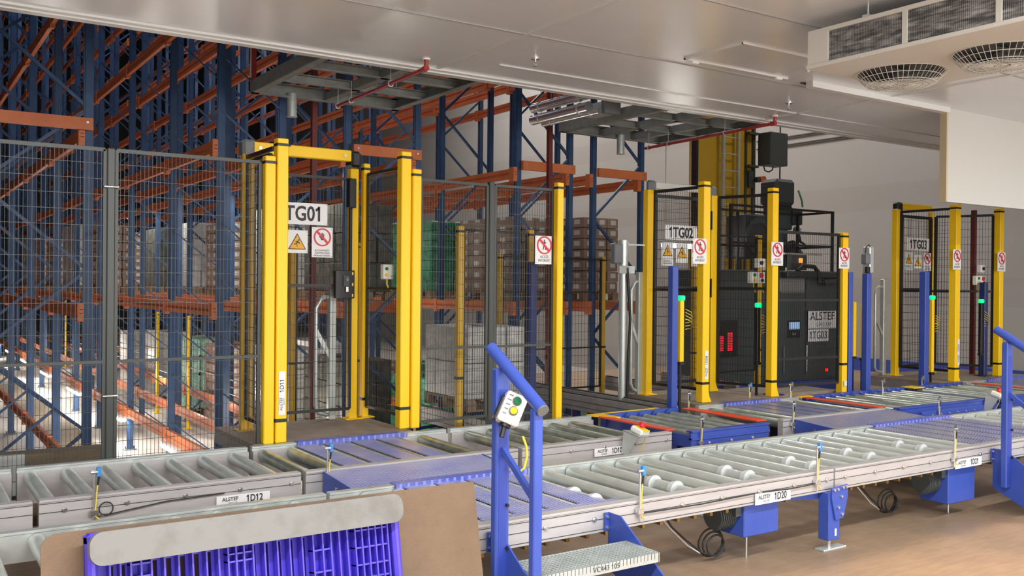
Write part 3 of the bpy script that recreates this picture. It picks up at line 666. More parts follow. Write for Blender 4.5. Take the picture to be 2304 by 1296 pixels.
def loopcable(x, y, label, m_=CABB):
    t = thing('cable_coil', label, 'cable', (x, y, 0), 'cable coils under the front conveyor')
    for k in range(3):
        r = 0.06+0.012*k
        pts = [(x+r*math.cos(a)*1.2, y+0.02*k, 0.10+k*0.004+r*math.sin(a)) for a in [2*PI*i/20 for i in range(21)]]
        MB().path(pts, 0.006, 6).build('loop', m_, t)
    MB().path([(x-0.42, y, 0.34), (x-0.36, y, 0.26), (x-0.25, y, 0.17), (x-0.12, y, 0.075), (x+0.0, y+0.0, 0.035), (x+0.08, y, 0.06)], 0.006, 6).build('lead', m_, t)
    MB().path([(x-0.43, y+0.03, 0.33), (x-0.33, y+0.03, 0.23), (x-0.2, y+0.03, 0.12), (x-0.1, y+0.03, 0.06)], 0.004, 6).build('thin_lead', WHT, t)
loopcable(4.12, 3.95, 'black cable coil hanging left of the nearer blue drive box')
loopcable(6.0, 4.05, 'black cable coil on the floor left of the farther blue drive box')
# straw litter
t = MB()
for i in range(60):
    x = 3.65+random.uniform(-0.25, 0.3); y = 3.45+random.uniform(-0.2, 0.35); a = random.uniform(0, PI); l = random.uniform(0.01, 0.05)
    t.bar((x, y, 0.002), (x+l*math.cos(a), y+l*math.sin(a), 0.003), 0.002, 0.002)
s = t.build('straw_litter', WOOD); tag(s, 'pale straw litter on the floor right of the near step', 'litter'); s['kind'] = 'stuff'

# --- second conveyor line, sections
def back_section(x0, x1, label, plates=(), worn=False, zb=0.28, cover=(), end=False):
    t = thing('roller_conveyor', label, 'conveyor', ((x0+x1)/2, 5.91, 0.0), 'second roller conveyor sections')
    rail(t, x0, x1, 5.38, 5.445, zb, 0.5, ALU, True, -1)
    rail(t, x0, x1, 6.44, 6.385, zb, 0.5, G, False, 1)
    MB().box(x0, x1, 6.36, 6.385, zb, 0.47).build('inner_web', ALU, t)
    k = math.ceil((x0-0.735+0.05)/0.2075); src = roller_mesh(0.90, 0.041, ROLW if worn else ROL); src.parent = t; first = True; xs = []
    while 0.735+k*0.2075 < x1-0.04:
        x = 0.735+k*0.2075; o = src if first else place(src, 'roller', t, (0, 0, 0)); first = False
        o.location = (x-(x0+x1)/2, 5.452-5.91, 0.440)
        xs.append(x); k += 1
    bl = []; x = x0+0.12
    while x < x1-0.03: bl.append(x); x += 0.31
    bolts(t, bl, 5.38, 0.44)
    for (a, b) in plates:
        MB().bbox(a, b, 6.365, 6.452, 0.498, 0.508, 0.003).box(a, b, 6.365, 6.372, 0.455, 0.5).build('rail_cover_plate', TREAD_BLUE, t)
        s = MB(); xi = [x for x in xs if a-0.1 < x < b+0.1]
        for u, v in zip(xi[:-1], xi[1:]): s.box(u+0.032, v-0.032, 5.50, 6.365, 0.476, 0.484)
        s.box(a+0.03, b-0.02, 5.46, 5.53, 0.476, 0.4845)
        s.build('tread_plate', TREAD_DUST if b < 5 else TREAD_GREY, t)
    for x in (x0+0.25, x1-0.25):
        for y in (5.44, 6.38): MB().box(x-0.04, x+0.04, y-0.03, y+0.03, 0, zb).build('leg', BLUE, t)
    return t
back_section(-1.2, 0.635, 'second conveyor line, section cut off at the left edge of the photo')
back_section(0.665, 2.085, 'second conveyor line, section carrying the 1D12 label')
back_section(2.115, 3.665, 'second conveyor line, section with blue tread plates in front of the first gate', [(2.44, 3.31)], True)
back_section(3.70, 5.12, 'second conveyor line, section carrying the 1D10 label', (), True)
back_section(6.42, 7.86, 'second conveyor line, section with grey-blue tread plates in front of the second gate', [(6.76, 7.55)], True)
back_section(10.95, 14.5, 'second conveyor line, far right section in front of the third gate', [(11.4, 12.5)], True)
# blue framed roller tables between the sections
def roller_table(x0, x1, label, far_blue=True, y0=5.33, y1=6.46):
    t = thing('roller_table', label, 'roller table', ((x0+x1)/2, 5.9, 0), 'blue framed roller tables')
    MB().bbox(x0, x1, y0, y0+0.03, 0.35, 0.495, 0.004).box(x0, x1, y0-0.012, y0+0.03, 0.425, 0.44).box(x0, x1, y0-0.012, y0+0.06, 0.485, 0.497).build('near_frame', BLUE, t)
    sc = MB().box(x0, x1, y1-0.05, y1, 0.36, 0.500)
    x = x0+0.06
    while x < x1-0.08: sc.tube((x+0.04, y1-0.085, 0.455), (x+0.04, y1-0.03, 0.455), 0.046, 16); x += 0.165
    sc.build('far_frame', BLUE, t)
    src = roller_mesh(y1-y0-0.17, 0.037, ROLW); src.parent = t; x = x0+0.10; first = True
    while x < x1-0.05:
        o = src if first else place(src, 'roller', t, (0, 0, 0)); first = False
        o.location = (x-(x0+x1)/2, y0+0.06-5.9, 0.446); x += 0.165
    for x in (x0+0.02, x1-0.06): MB().box(x, x+0.04, y0+0.03, y1-0.05, 0.36, 0.455).build('cross_frame', BLUE, t)
    bolts(t, [x0+0.2, (x0+x1)/2, x1-0.2], y0-0.0, 0.39)
    for x in (x0+0.15, x1-0.15):
        for y in (y0+0.02, y1-0.03): MB().box(x-0.03, x+0.03, y-0.02, y+0.02, 0, 0.36).build('leg', BLUE, t)
roller_table(5.28, 6.18, 'blue framed roller table right of the yellow and red edge plates')
roller_table(8.0, 9.72, 'blue framed roller table with bolted side in front of the lone mid fence post')
roller_table(9.80, 10.88, 'blue framed roller table in front of the third gate')
# blue bolted side of table two lies nearer
tb = thing('bolted_side_plate', 'blue side plate with many bright bolts on the far roller table', 'side plate', (8.5, 5.05, 0.3))
MB().bbox(7.98, 9.02, 5.08, 5.11, 0.335, 0.49, 0.003).build('plate', BLUE, tb)
bolts(tb, [8.15+0.14*k for k in range(6)], 5.08, 0.455, -1, 0.008); bolts(tb, [8.22+0.14*k for k in range(6)], 5.08, 0.385, -1, 0.008)
MB().box(8.1, 8.9, 5.11, 5.30, 0.36, 0.40).build('arm', BLUE, tb)
for x in (8.1, 8.9): MB().box(x-0.03, x+0.03, 5.14, 5.20, 0, 0.36).build('leg', BLUE, tb)
def edge_plate(name, x0, x1, y0, y1, m_, label, z=0.502):
    tag(MB().bbox(x0, x1, y0, y1, z-0.012, z, 0.003).build(name, m_), label, 'edge plate')
edge_plate('red_edge_plate', 5.15, 5.235, 5.47, 6.33, REDP, 'red-orange edge plate beside the red emergency stop at the end of the 1D10 section')
edge_plate('red_edge_plate', 6.17, 6.29, 5.45, 6.36, REDP, 'red-orange edge plate left of the second gate tread plates')
edge_plate('red_edge_plate', 7.88, 7.97, 5.45, 6.36, REDP, 'red-orange edge plate right of the second gate tread plates')
edge_plate('red_edge_plate', 10.90, 10.99, 5.45, 6.30, REDP, 'red-orange edge plate in front of the third gate')
tag(MB().prism([(5.14, 6.37), (5.12, 6.46), (5.93, 6.50), (5.93, 6.465), (5.29, 6.455), (5.29, 6.20), (5.24, 6.20)], 0.492, 0.504, 'z').build('yellow_edge_plate', YEL), 'yellow angled edge plate at the corner of the first blue roller table', 'edge plate')
edge_plate('yellow_edge_plate', 7.88, 8.08, 6.38, 6.45, YEL, 'small yellow edge plate right of the second gate')
edge_plate('yellow_edge_plate', 9.74, 9.95, 6.30, 6.47, YEL, 'small yellow edge plate left of the third gate')
# tread bridges between the two conveyor lines
def bridge(x0, x1, label, m_):
    t = thing('tread_bridge', label, 'walk plate', ((x0+x1)/2, 5.1, 0.4))
    MB().prism([(4.832, 0.455), (5.37, 0.49), (5.37, 0.482), (4.832, 0.447)], x0, x1, 'x').build('walk_plate', m_, t)
    for x in (x0-0.004, x1-0.004): MB().prism([(4.835, 0.36), (5.365, 0.36), (5.365, 0.495), (4.835, 0.458)], x, x+0.008, 'x').build('side_cheek', BLUE, t)
    bolts(t, [], 0, 0)
    for (y, z) in ((5.0, 0.42), (5.15, 0.43)): MB().tube((x0-0.004, y, z), (x0-0.012, y, z), 0.010, 8).build('bolt', CHR, t)
    for x in (x0+0.1, x1-0.1): MB().box(x-0.03, x+0.03, 5.05, 5.11, 0, 0.45).build('leg', BLUE, t)
bridge(2.22, 3.36, 'blue tear plate bridge between the conveyor lines behind the near step', TREAD_DUST)
bridge(6.55, 7.93, 'blue tear plate bridge between the conveyor lines in front of the second gate', TREAD_GREY)

# --- chain conveyors running back into the hall
def chain_conveyor(xa, xb, y0, y1, ztop, label):
    t = thing('chain_conveyor', label, 'conveyor', ((xa+xb)/2, y0, 0), 'chain conveyors running back into the hall')
    for x in (xa, xb):
        q = MB().bbox(x, x+0.06, y0, y1, ztop-0.16, ztop, 0.003); o = q.build('side_rail', ALUD, t)
        MB().box(x-0.002, x+0.001, y0, y1, ztop-0.065, ztop-0.059).box(x-0.002, x+0.001, y0, y1, ztop-0.12, ztop-0.115).build('groove', GROOVE, o)
        MB().box(x+0.015, x+0.045, y0+0.05, y1, ztop, ztop+0.012).build('chain', GROOVE, t)
    y = y0+0.2
    while y < y1:
        MB().box(xa+0.06, xb, y, y+0.06, ztop-0.12, ztop-0.06).build('cross_bar', NAVY, t); y += 1.1
    for y in (y0+0.3, (y0+y1)/2, y1-0.3):
        zf = 0 if y < (6.95 if xa < 4.6 else (9.15 if xa < 9.0 else 14.0)) else ZF
        for x in (xa+0.03, xb+0.03): MB().box(x-0.03, x+0.03, y-0.03, y+0.03, zf, ztop-0.16).build('leg', NAVY, t)
        MB().bar((xa+0.03, y, zf+0.1), (xb+0.03, y, ztop-0.2), 0.03, 0.03).build('brace', NAVY, t)
chain_conveyor(5.96, 6.20, 6.50, 8.95, 0.5, 'chain conveyor running back beside the galvanised pole')
chain_conveyor(7.46, 8.4, 7.75, 9.05, 0.5, 'chain conveyor behind the second gate platform')
chain_conveyor(4.66, 5.5, 7.2, 9.1, 0.36, 'dark chain conveyor behind the mesh fence under the wrapped pallet load')
load(5.12, 8.35, 0.372, 0.70, 0.9, 0.72, 'wrap', 'grey film-wrapped pallet load on the dark chain conveyor behind the mesh fence', 'pallet load on the chain conveyor')

# ================================================================== FENCES AND GATES
def mesh_panel(p0, p1, z0, z1, parent, frame=BLK, fw_=0.022, vs=0.025, hs=0.10, wr=0.0027, name='mesh_panel', mid=(), top=True):
    p0 = Vector((*p0, 0)); p1 = Vector((*p1, 0)); d = p1-p0; L = d.length; d.normalize(); q = MB()
    def P(s, z): v = p0+d*s; return (v.x, v.y, z)
    q.bar(P(0, z0), P(0, z1), fw_, fw_, (0, 1, 0)); q.bar(P(L, z0), P(L, z1), fw_, fw_, (0, 1, 0))
    q.bar(P(0, z0), P(L, z0), fw_, fw_)
    if top: q.bar(P(0, z1), P(L, z1), fw_, fw_)
    for z in mid: q.bar(P(0, z), P(L, z), fw_*0.9, fw_*0.9)
    s = vs
    while s < L: q.bar(P(s, z0), P(s, z1), wr, wr, (0, 1, 0)); s += vs
    z = z0+hs
    while z < z1: q.bar(P(0, z), P(L, z), wr*1.15, wr*1.15); z += hs
    return q.build(name, frame, parent)
def sq_post(x, y, z0, z1, parent, m_=YEL, s=0.08, cap=True, flange=False, clamp=(), name='post', gusset=False):
    h = s/2
    o = MB().bbox(x-h, x+h, y-h, y+h, z0, z1, 0.006).build(name, m_, parent)
    if cap: MB().box(x-h-0.002, x+h+0.002, y-h-0.002, y+h+0.002, z1-0.055, z1-0.035).tube((x+h, y-h*0.5, z1-0.045), (x+h+0.02, y-h*0.5, z1-0.045), 0.007, 6).build('clamp_band', BPL, o)
    for z in clamp: MB().box(x-h-0.003, x+h+0.003, y-h-0.003, y+h+0.003, z-0.012, z+0.012).build('clamp_band', BPL, o)
    if flange: MB().bbox(x-h-0.035, x+h+0.045, y-h-0.03, y+h+0.03, z0, z0+0.010, 0.002).build('base_plate', m_, o)
    if gusset: MB().prism([(x+h, z0), (x+h+0.05, z0), (x+h+0.02, z0+0.06), (x+h, z0+0.18)], y-0.03, y+0.03, 'y').build('gusset', m_, o)
    return o
# fence 1, left
t = thing('guard_fence', 'black wire mesh guard fence left of the first yellow gate', 'fence', (1.2, 6.46, 0))
mesh_panel((-1.3, 6.485), (1.17, 6.485), 0.30, 2.49, t, FGREY, mid=(1.12,))
mesh_panel((1.24, 6.485), (2.19, 6.49), 0.30, 2.49, t, FGREY, mid=(1.12,))
o = sq_post(1.205, 6.485, 0, 2.50, t, FGREY, 0.05, False)
for z in (2.25, 0.9): MB().tube((1.16, 6.455, z), (1.25, 6.455, z), 0.008, 8).build('clamp', CHR, o)
sq_post(-1.35, 6.485, 0, 2.50, t, FGREY, 0.05, False)
# fence 2
t = thing('guard_fence', 'black wire mesh guard fence between the first yellow gate and the ACCES INTERDIT post', 'fence', (4.2, 6.6, 0))
mesh_panel((3.535, 6.60), (4.17, 6.62), 0.54, 2.47, t, FGREY, mid=(1.12,))
mesh_panel((4.25, 6.62), (4.83, 6.60), 0.54, 2.47, t, FGREY, mid=(1.12,))
sq_post(4.212, 6.625, 0, 2.50, t, FGREY, 0.05, False)
sq_post(4.874, 6.563, 0, 2.531, t, YEL, 0.065)
# fence 3 (between gate 2 and mid post)
t = thing('guard_fence', 'low black mesh guard fence right of the second gate, before the grey machine cabinet', 'fence', (8.2, 6.54, 0))
mesh_panel((7.71, 6.565), (8.67, 6.53), 0.60, 2.215, t, BLK, fw_=0.026, mid=(1.5, 0.88), vs=0.03)
sq_post(8.729, 6.522, 0.0, 2.242, t, YEL, 0.085, clamp=(0.80,))
MB().bbox(8.70, 8.745, 6.46, 6.478, 0.56, 0.62, 0.004).build('white_tag', WHT, t)

def walk_deck(x0, x1, y0, y1, label):
    t = thing('walk_deck', label, 'platform', ((x0+x1)/2, (y0+y1)/2, 0), 'brown walk decks of the gates')
    MB().box(x0, x1, y0, y1, 0.462, 0.5).build('deck', PLAT, t)
    MB().box(x0, x1, y0-0.0, y0+0.02, 0.38, 0.462).box(x0, x1, y1-0.02, y1, 0.38, 0.462).box(x0, x0+0.02, y0+0.02, y1-0.02, 0.38, 0.462).build('edge_frame', ALUD, t)
    for x in (x0+0.05, x1-0.05):
        for y in (y0+0.05, min(y1-0.05, 6.9 if x < 4.6 else 9.0)): MB().box(x-0.03, x+0.03, y-0.03, y+0.03, 0, 0.38).build('leg', NAVY, t)
walk_deck(2.15, 3.40, 6.456, 7.40, 'brown walk deck inside the first yellow gate')
walk_deck(6.50, 7.72, 6.456, 7.55, 'brown walk deck inside the second gate')
walk_deck(7.74, 8.80, 6.60, 7.30, 'brown walk deck behind the low mesh fence')
walk_deck(10.56, 12.6, 6.456, 7.60, 'brown walk deck inside the third gate')

def button(o, x, y, z, r, m_):
    return MB().tube((x, y, z), (x, y-0.012, z), r, 16).build('push_button', m_, o)
def door_lock(parent, x, y, z):
    l = MB().bbox(x-0.085, x+0.085, y-0.05, y-0.01, z-0.115, z+0.115, 0.004).build('lock_box', BPL, parent)
    MB().bbox(x-0.02, x+0.035, y-0.062, y-0.05, z-0.02, z+0.075, 0.004).build('handle_housing', DGR, l)
    MB().tube((x+0.01, y-0.062, z+0.04), (x+0.01, y-0.075, z+0.04), 0.016, 12).build('knob', GPL, l)
    MB().box(x+0.0, x+0.02, y-0.072, y-0.062, z-0.06, z-0.02).build('key_tab', CHR, l)
    for zz in (-0.09, 0.0, 0.09): MB().box(x+0.06, x+0.072, y-0.0515, y-0.0500, z+zz-0.012, z+zz+0.012).build('slot', YEL, l)
# ---- gate 1
t = thing('access_gate', 'bright yellow access gate on the left with the TG01 door', 'gate', (2.85, 6.9, 0.5))
sq_post(2.250, 6.470, 0.50, 2.535, t, YEL, 0.075)
sq_post(2.342, 6.480, 0.50, 2.667, t, YEL, 0.082, clamp=(0.66,))
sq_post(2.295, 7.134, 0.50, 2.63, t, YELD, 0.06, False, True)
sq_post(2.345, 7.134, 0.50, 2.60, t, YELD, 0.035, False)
sq_post(3.258, 7.286, 0.50, 2.60, t, YEL, 0.075, False, True)
sq_post(3.385, 7.310, 0.50, 2.655, t, YEL, 0.06, True, True, clamp=(0.66,))
sq_post(3.395, 6.617, 0.50, 2.678, t, YEL, 0.085, clamp=(0.66,))
sq_post(3.480, 6.590, 0.50, 2.545, t, YEL, 0.075)
MB().bbox(2.36, 3.19, 7.165, 7.225, 2.645, 2.735, 0.006).build('top_beam', YEL, t)
for x in (2.42, 3.13): MB().tube((x, 7.163, 2.69), (x, 7.155, 2.69), 0.012, 10).build('bolt', CHR, t)
MB().bbox(2.265, 2.36, 7.10, 7.23, 2.60, 2.74, 0.02).build('corner_joint', GPL, t)
MB().bbox(3.19, 3.28, 7.165, 7.30, 2.60, 2.735, 0.02).build('corner_joint', BPL, t)
MB().bar((2.30, 6.52, 2.60), (2.30, 7.1, 2.60), 0.025, 0.03).build('stay_bar', BPL, t)
mesh_panel((2.29, 6.55), (2.30, 7.09), 0.60, 2.56, t, BLK, vs=0.03)
mesh_panel((3.40, 6.67), (3.385, 7.26), 0.60, 2.56, t, BLK, vs=0.03, mid=(1.6,))
d = mesh_panel((2.39, 7.20), (3.20, 7.20), 0.60, 2.50, t, BLK, name='door', vs=0.03, mid=(1.62,))
door_lock(d, 3.13, 7.19, 1.63)
hg = MB().bbox(3.155, 3.215, 7.12, 7.19, 2.26, 2.50, 0.004)
ho = hg.build('hinge_block', BPL, d)
for z in (2.30, 2.34, 2.42, 2.46): MB().box(3.216, 3.225, 7.12, 7.16, z-0.006, z+0.006).build('slot', YEL, ho)
# ---- gate 2
t = thing('access_gate', 'yellow access gate with the 1TG02 door and thick black mesh frames', 'gate', (7.1, 6.9, 0.5))
sq_post(6.671, 6.591, 0.50, 2.667, t, YEL, 0.09, clamp=(0.69,), gusset=True)
sq_post(6.615, 7.338, 0.50, 2.64, t, YEL, 0.08, False, True)
sq_post(7.447, 7.240, 0.50, 2.622, t, YEL, 0.085, False, gusset=True)
sq_post(7.651, 6.575, 0.50, 2.664, t, YEL, 0.085, clamp=(0.66,), gusset=True)
MB().bbox(6.70, 7.40, 7.31, 7.36, 2.655, 2.725, 0.006).build('top_beam', CREAM, t)
MB().bbox(6.595, 6.70, 7.30, 7.37, 2.62, 2.74, 0.02).build('corner_joint', GPL, t)
MB().bbox(7.40, 7.49, 7.20, 7.36, 2.60, 2.72, 0.02).build('corner_joint', GPL, t)
mesh_panel((6.672, 7.30), (6.70, 6.66), 0.62, 2.62, t, BLK, fw_=0.03, vs=0.03, mid=(1.6,))
mesh_panel((7.50, 7.19), (7.66, 6.64), 0.60, 2.60, t, BLK, fw_=0.03, vs=0.03, mid=(1.62,))
d = mesh_panel((6.69, 7.31), (7.37, 7.29), 0.62, 2.58, t, BLK, fw_=0.034, name='door', vs=0.03, mid=(1.62,))
for z in (2.35, 1.62): MB().box(7.388, 7.404, 7.19, 7.23, z-0.10, z+0.10).build('strike_slot', BPL, t)
# ---- gate 3
t = thing('access_gate', 'yellow access gate at the far right with the 1TG03 door', 'gate', (11.5, 6.9, 0.5))
sq_post(10.872, 6.509, 0.50, 2.664, t, YEL, 0.095, clamp=(0.66,), gusset=True)
sq_post(10.883, 7.319, 0.50, 2.66, t, YEL, 0.08, False, True)
sq_post(11.70, 7.35, 0.50, 2.66, t, YEL, 0.06, False, True)
sq_post(12.10, 6.640, 0.50, 2.69, t, YEL, 0.09, clamp=(0.66,))
MB().bbox(10.98, 11.66, 7.30, 7.36, 2.665, 2.74, 0.006).build('top_beam', YEL, t)
MB().bbox(10.86, 10.98, 7.28, 7.37, 2.62, 2.75, 0.02).build('corner_joint', BPL, t)
mesh_panel((10.915, 7.27), (10.93, 6.56), 0.62, 2.62, t, BLK, fw_=0.03, vs=0.035, mid=(1.6,))
mesh_panel((11.76, 7.31), (12.06, 6.69), 0.62, 2.60, t, BLK, fw_=0.03, vs=0.035, mid=(1.6,))
mesh_panel((10.95, 7.29), (11.62, 7.30), 0.62, 2.57, t, BLK, fw_=0.036, name='door', vs=0.035, mid=(1.62,))
# loose posts and inner mesh fences behind
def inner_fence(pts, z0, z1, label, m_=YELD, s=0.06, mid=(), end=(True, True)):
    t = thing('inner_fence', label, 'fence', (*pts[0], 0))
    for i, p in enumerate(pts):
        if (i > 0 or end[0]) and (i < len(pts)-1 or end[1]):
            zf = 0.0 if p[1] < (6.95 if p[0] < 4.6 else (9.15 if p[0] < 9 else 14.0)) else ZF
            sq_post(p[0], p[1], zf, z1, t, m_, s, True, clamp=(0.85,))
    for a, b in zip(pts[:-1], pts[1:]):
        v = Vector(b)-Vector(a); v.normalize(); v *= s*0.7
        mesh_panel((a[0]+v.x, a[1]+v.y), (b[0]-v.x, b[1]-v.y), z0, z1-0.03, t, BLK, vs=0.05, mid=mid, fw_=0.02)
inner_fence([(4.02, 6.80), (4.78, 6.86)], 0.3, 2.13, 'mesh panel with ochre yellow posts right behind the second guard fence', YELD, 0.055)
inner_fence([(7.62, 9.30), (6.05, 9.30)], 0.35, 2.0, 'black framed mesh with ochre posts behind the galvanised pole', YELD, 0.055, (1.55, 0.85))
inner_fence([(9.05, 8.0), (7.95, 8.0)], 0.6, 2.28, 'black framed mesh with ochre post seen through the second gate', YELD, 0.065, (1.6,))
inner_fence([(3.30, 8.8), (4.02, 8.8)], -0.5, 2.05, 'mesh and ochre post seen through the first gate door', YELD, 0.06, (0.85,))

# ================================================================== SIGNS
def sign_root(x0, x1, z0, z1, y, name, label, cat='sign', group=None):
    t = thing(name, label, cat, ((x0+x1)/2, y, (z0+z1)/2), group)
    q = MB().bbox(-(x1-x0)/2, (x1-x0)/2, 0.0, 0.003, -(z1-z0)/2, (z1-z0)/2, 0.001)
    q.build('panel', SIGN, t, local=True)
    s = MB(); 
    for sx in (-1, 1):
        for sz in (-1, 1): s.tube((sx*((x1-x0)/2-0.012), 0.0, sz*((z1-z0)/2-0.012)), (sx*((x1-x0)/2-0.012), -0.002, sz*((z1-z0)/2-0.012)), 0.003, 8)
    s.build('rivets', GPL, t, local=True)
    return t, x1-x0, z1-z0
def code_sign(x0, x1, z0, z1, y, txt, label):
    t, w_, h_ = sign_root(x0, x1, z0, z1, y, 'gate_code_sign', label)
    text_part(txt, h_*0.95, INK, t, (0.0, -0.0015, -0.004), sx=0.83, sp=1.0, off=0.0035)
def walker(q, cx, cz, s, y0=-0.004, y1=-0.0015):
    """standing walking figure"""
    def P(a): return [(cx+x*s, cz+z*s) for x, z in a]
    n = 12
    q.prism([(cx+0.11*s*math.cos(2*PI*i/n), cz+(0.74+0.11*math.sin(2*PI*i/n))*s) for i in range(n)], y0, y1)
    q.prism(P([(-0.16, 0.56), (0.12, 0.58), (0.14, 0.0), (-0.10, 0.0)]), y0, y1)
    q.prism(P([(-0.16, 0.56), (-0.08, 0.50), (-0.30, 0.10), (-0.38, 0.14)]), y0, y1)
    q.prism(P([(0.10, 0.58), (0.14, 0.46), (0.32, 0.26), (0.36, 0.34)]), y0, y1)
    q.prism(P([(-0.10, 0.02), (0.02, 0.02), (-0.20, -0.72), (-0.34, -0.70)]), y0, y1)
    q.prism(P([(0.00, 0.02), (0.14, 0.02), (0.34, -0.72), (0.20, -0.74)]), y0, y1)
def hand(q, cx, cz, s, y0=-0.004, y1=-0.0015):
    def P(a): return [(cx+x*s, cz+z*s) for x, z in a]
    q.prism(P([(-0.22, -0.5), (0.2, -0.5), (0.3, 0.1), (-0.28, 0.12)]), y0, y1)
    for i, (x, l) in enumerate(((-0.22, 0.62), (-0.07, 0.78), (0.09, 0.74), (0.24, 0.56))): q.prism(P([(x-0.055, 0.05), (x+0.055, 0.05), (x*1.25+0.05, l), (x*1.25-0.05, l)]), y0, y1)
    q.prism(P([(-0.22, -0.3), (-0.24, -0.1), (-0.56, 0.2), (-0.60, 0.10)]), y0, y1)
def ban(t, cx, cz, R, fig):
    q = MB()
    (walker if fig == 'walk' else hand)(q, cx, cz-0.0, R*0.72 if fig == 'walk' else R*0.62)
    q.build('pictogram', INK, t, local=True)
    r = MB().ring((cx, cz), R, R*0.84, -0.0055, -0.0015, 36)
    c = R*0.62; w_ = R*0.09
    r.prism([(cx-c-w_, cz+c-w_), (cx-c+w_, cz+c+w_), (cx+c+w_, cz-c+w_), (cx+c-w_, cz-c-w_)], -0.0052, -0.0015)
    r.build('prohibition_ring', SRED, t, local=True)
def forbidden_sign(x0, x1, z0, z1, y, label, txt=('ACCÈS', 'INTERDIT'), fig='walk'):
    t, w_, h_ = sign_root(x0, x1, z0, z1, y, 'prohibition_sign', label, group='prohibition signs on the fences')
    ban(t, 0, h_*0.17, w_*0.41, fig)
    n = len(txt)
    for i, s_ in enumerate(txt):
        text_part(s_, h_*(0.125 if n == 2 else 0.085), INKG, t, (0, -0.0015, -h_*(0.24 if n == 2 else 0.27)-i*h_*(0.13 if n == 2 else 0.085)), sx=0.95 if n == 2 else 0.8)
def warning_sign(x0, x1, z0, z1, y, label, kind):
    t, w_, h_ = sign_root(x0, x1, z0, z1, y, 'warning_sign', label, group='yellow triangle warning signs')
    R = w_*0.40; cz = h_*0.5-w_*0.55
    MB().prism([(-R*1.04, cz-R*0.80), (R*1.04, cz-R*0.80), (0, cz+R*1.02)], -0.0035, -0.0015).build('triangle_border', INK, t, local=True)
    MB().prism([(-R*0.90, cz-R*0.71), (R*0.90, cz-R*0.71), (0, cz+R*0.84)], -0.0045, -0.0015).build('triangle', SYEL, t, local=True)
    q = MB(); s = R
    if kind == 'bolt':
        q.prism([(0.08*s, cz+0.45*s), (-0.16*s, cz-0.10*s), (0.02*s, cz-0.08*s), (-0.10*s, cz-0.55*s), (0.20*s, cz+0.05*s), (0.03*s, cz+0.04*s)], -0.006, -0.002)
    elif kind == 'fall':
        q.tube((0.18*s, -0.002, cz+0.26*s), (0.18*s, -0.006, cz+0.26*s), 0.09*s, 10)
        for a, b in (((0.10, 0.14), (-0.12, -0.18)), ((-0.10, -0.16), (-0.42, -0.22)), ((-0.08, -0.18), (-0.02, -0.50)), ((0.08, 0.12), (-0.22, 0.06)), ((0.06, 0.02), (0.30, -0.12))):
            q.bar((a[0]*s, -0.005, cz+a[1]*s), (b[0]*s, -0.005, cz+b[1]*s), 0.002, 0.10*s, (0, 0, 1))
    else:
        walker(q, 0.02*s, cz-0.05*s, s*0.48, -0.006, -0.002); q.bar((-0.35*s, -0.005, cz+0.1*s), (0.3*s, -0.005, cz-0.3*s), 0.002, 0.10*s)
    q.build('pictogram', INK, t, local=True)
    if h_ > w_*1.2:
        q = MB()
        for k in range(3): q.box(-w_*0.38, w_*(0.38-0.08*k), -0.003, -0.001, -h_*0.5+0.02+k*0.017, -h_*0.5+0.026+k*0.017)
        q.build('small_print', GPL, t, local=True)
code_sign(2.500, 2.989, 2.108, 2.282, 7.184, '1TG01', 'large white sign reading 1TG01, its first character behind the yellow post')
warning_sign(2.644, 2.822, 1.878, 2.062, 7.184, 'square warning sign with a falling figure on the first gate door', 'fall')
forbidden_sign(2.856, 3.036, 1.847, 2.092, 7.184, 'prohibition sign with a raised hand and three text lines on the first gate door', ('ACCES INTERDIT', 'AUX PERSONNES', 'NON AUTORISEES'), 'hand')
code_sign(6.782, 7.250, 2.125, 2.282, 7.265, '1TG02', 'large white sign reading 1TG02 on the second gate door')
warning_sign(6.740, 6.905, 1.852, 2.096, 7.265, 'tall warning sign with a lightning bolt on the second gate door', 'bolt')
warning_sign(6.944, 7.115, 1.885, 2.089, 7.265, 'square warning sign with a stumbling figure on the second gate door', 'trip')
forbidden_sign(7.17, 7.33, 1.852, 2.096, 7.265, 'hand prohibition sign half hidden behind the front post of the second gate', ('ACCES INTERDIT', 'AUX PERSONNES', 'NON AUTORISEES'), 'hand')
code_sign(11.040, 11.535, 2.125, 2.295, 7.265, '1TG03', 'large white sign reading 1TG03 on the third gate door')
warning_sign(10.995, 11.165, 1.871, 2.105, 7.265, 'tall lightning bolt warning sign on the third gate door', 'bolt')
warning_sign(11.195, 11.365, 1.895, 2.076, 7.265, 'square warning sign with a stumbling figure on the third gate door', 'trip')
forbidden_sign(11.405, 11.58, 1.866, 2.104, 7.265, 'hand prohibition sign on the third gate door', ('ACCES INTERDIT', 'AUX PERSONNES', 'NON AUTORISEES'), 'hand')
for (a, b, c, d_, y, lb) in ((4.645, 4.836, 1.819, 2.065, 6.589, 'ACCES INTERDIT sign on the mesh left of the lone yellow fence post'),
        (6.437, 6.620, 1.856, 2.100, 6.50, 'ACCES INTERDIT sign on the left front post of the second gate'),
        (7.547, 7.727, 1.859, 2.102, 6.50, 'ACCES INTERDIT sign on the right front post of the second gate'),
        (8.605, 8.785, 1.844, 2.072, 6.4765, 'ACCES INTERDIT sign on the lone mid post before the grey cabinet'),
        (10.72, 10.896, 1.867, 2.112, 6.44, 'ACCES INTERDIT sign on the left front post of the third gate'),
        (11.97, 12.16, 1.865, 2.112, 6.58, 'ACCES INTERDIT sign on the rightmost post, partly past its edge')):
    forbidden_sign(a, b, c, d_, y, lb)
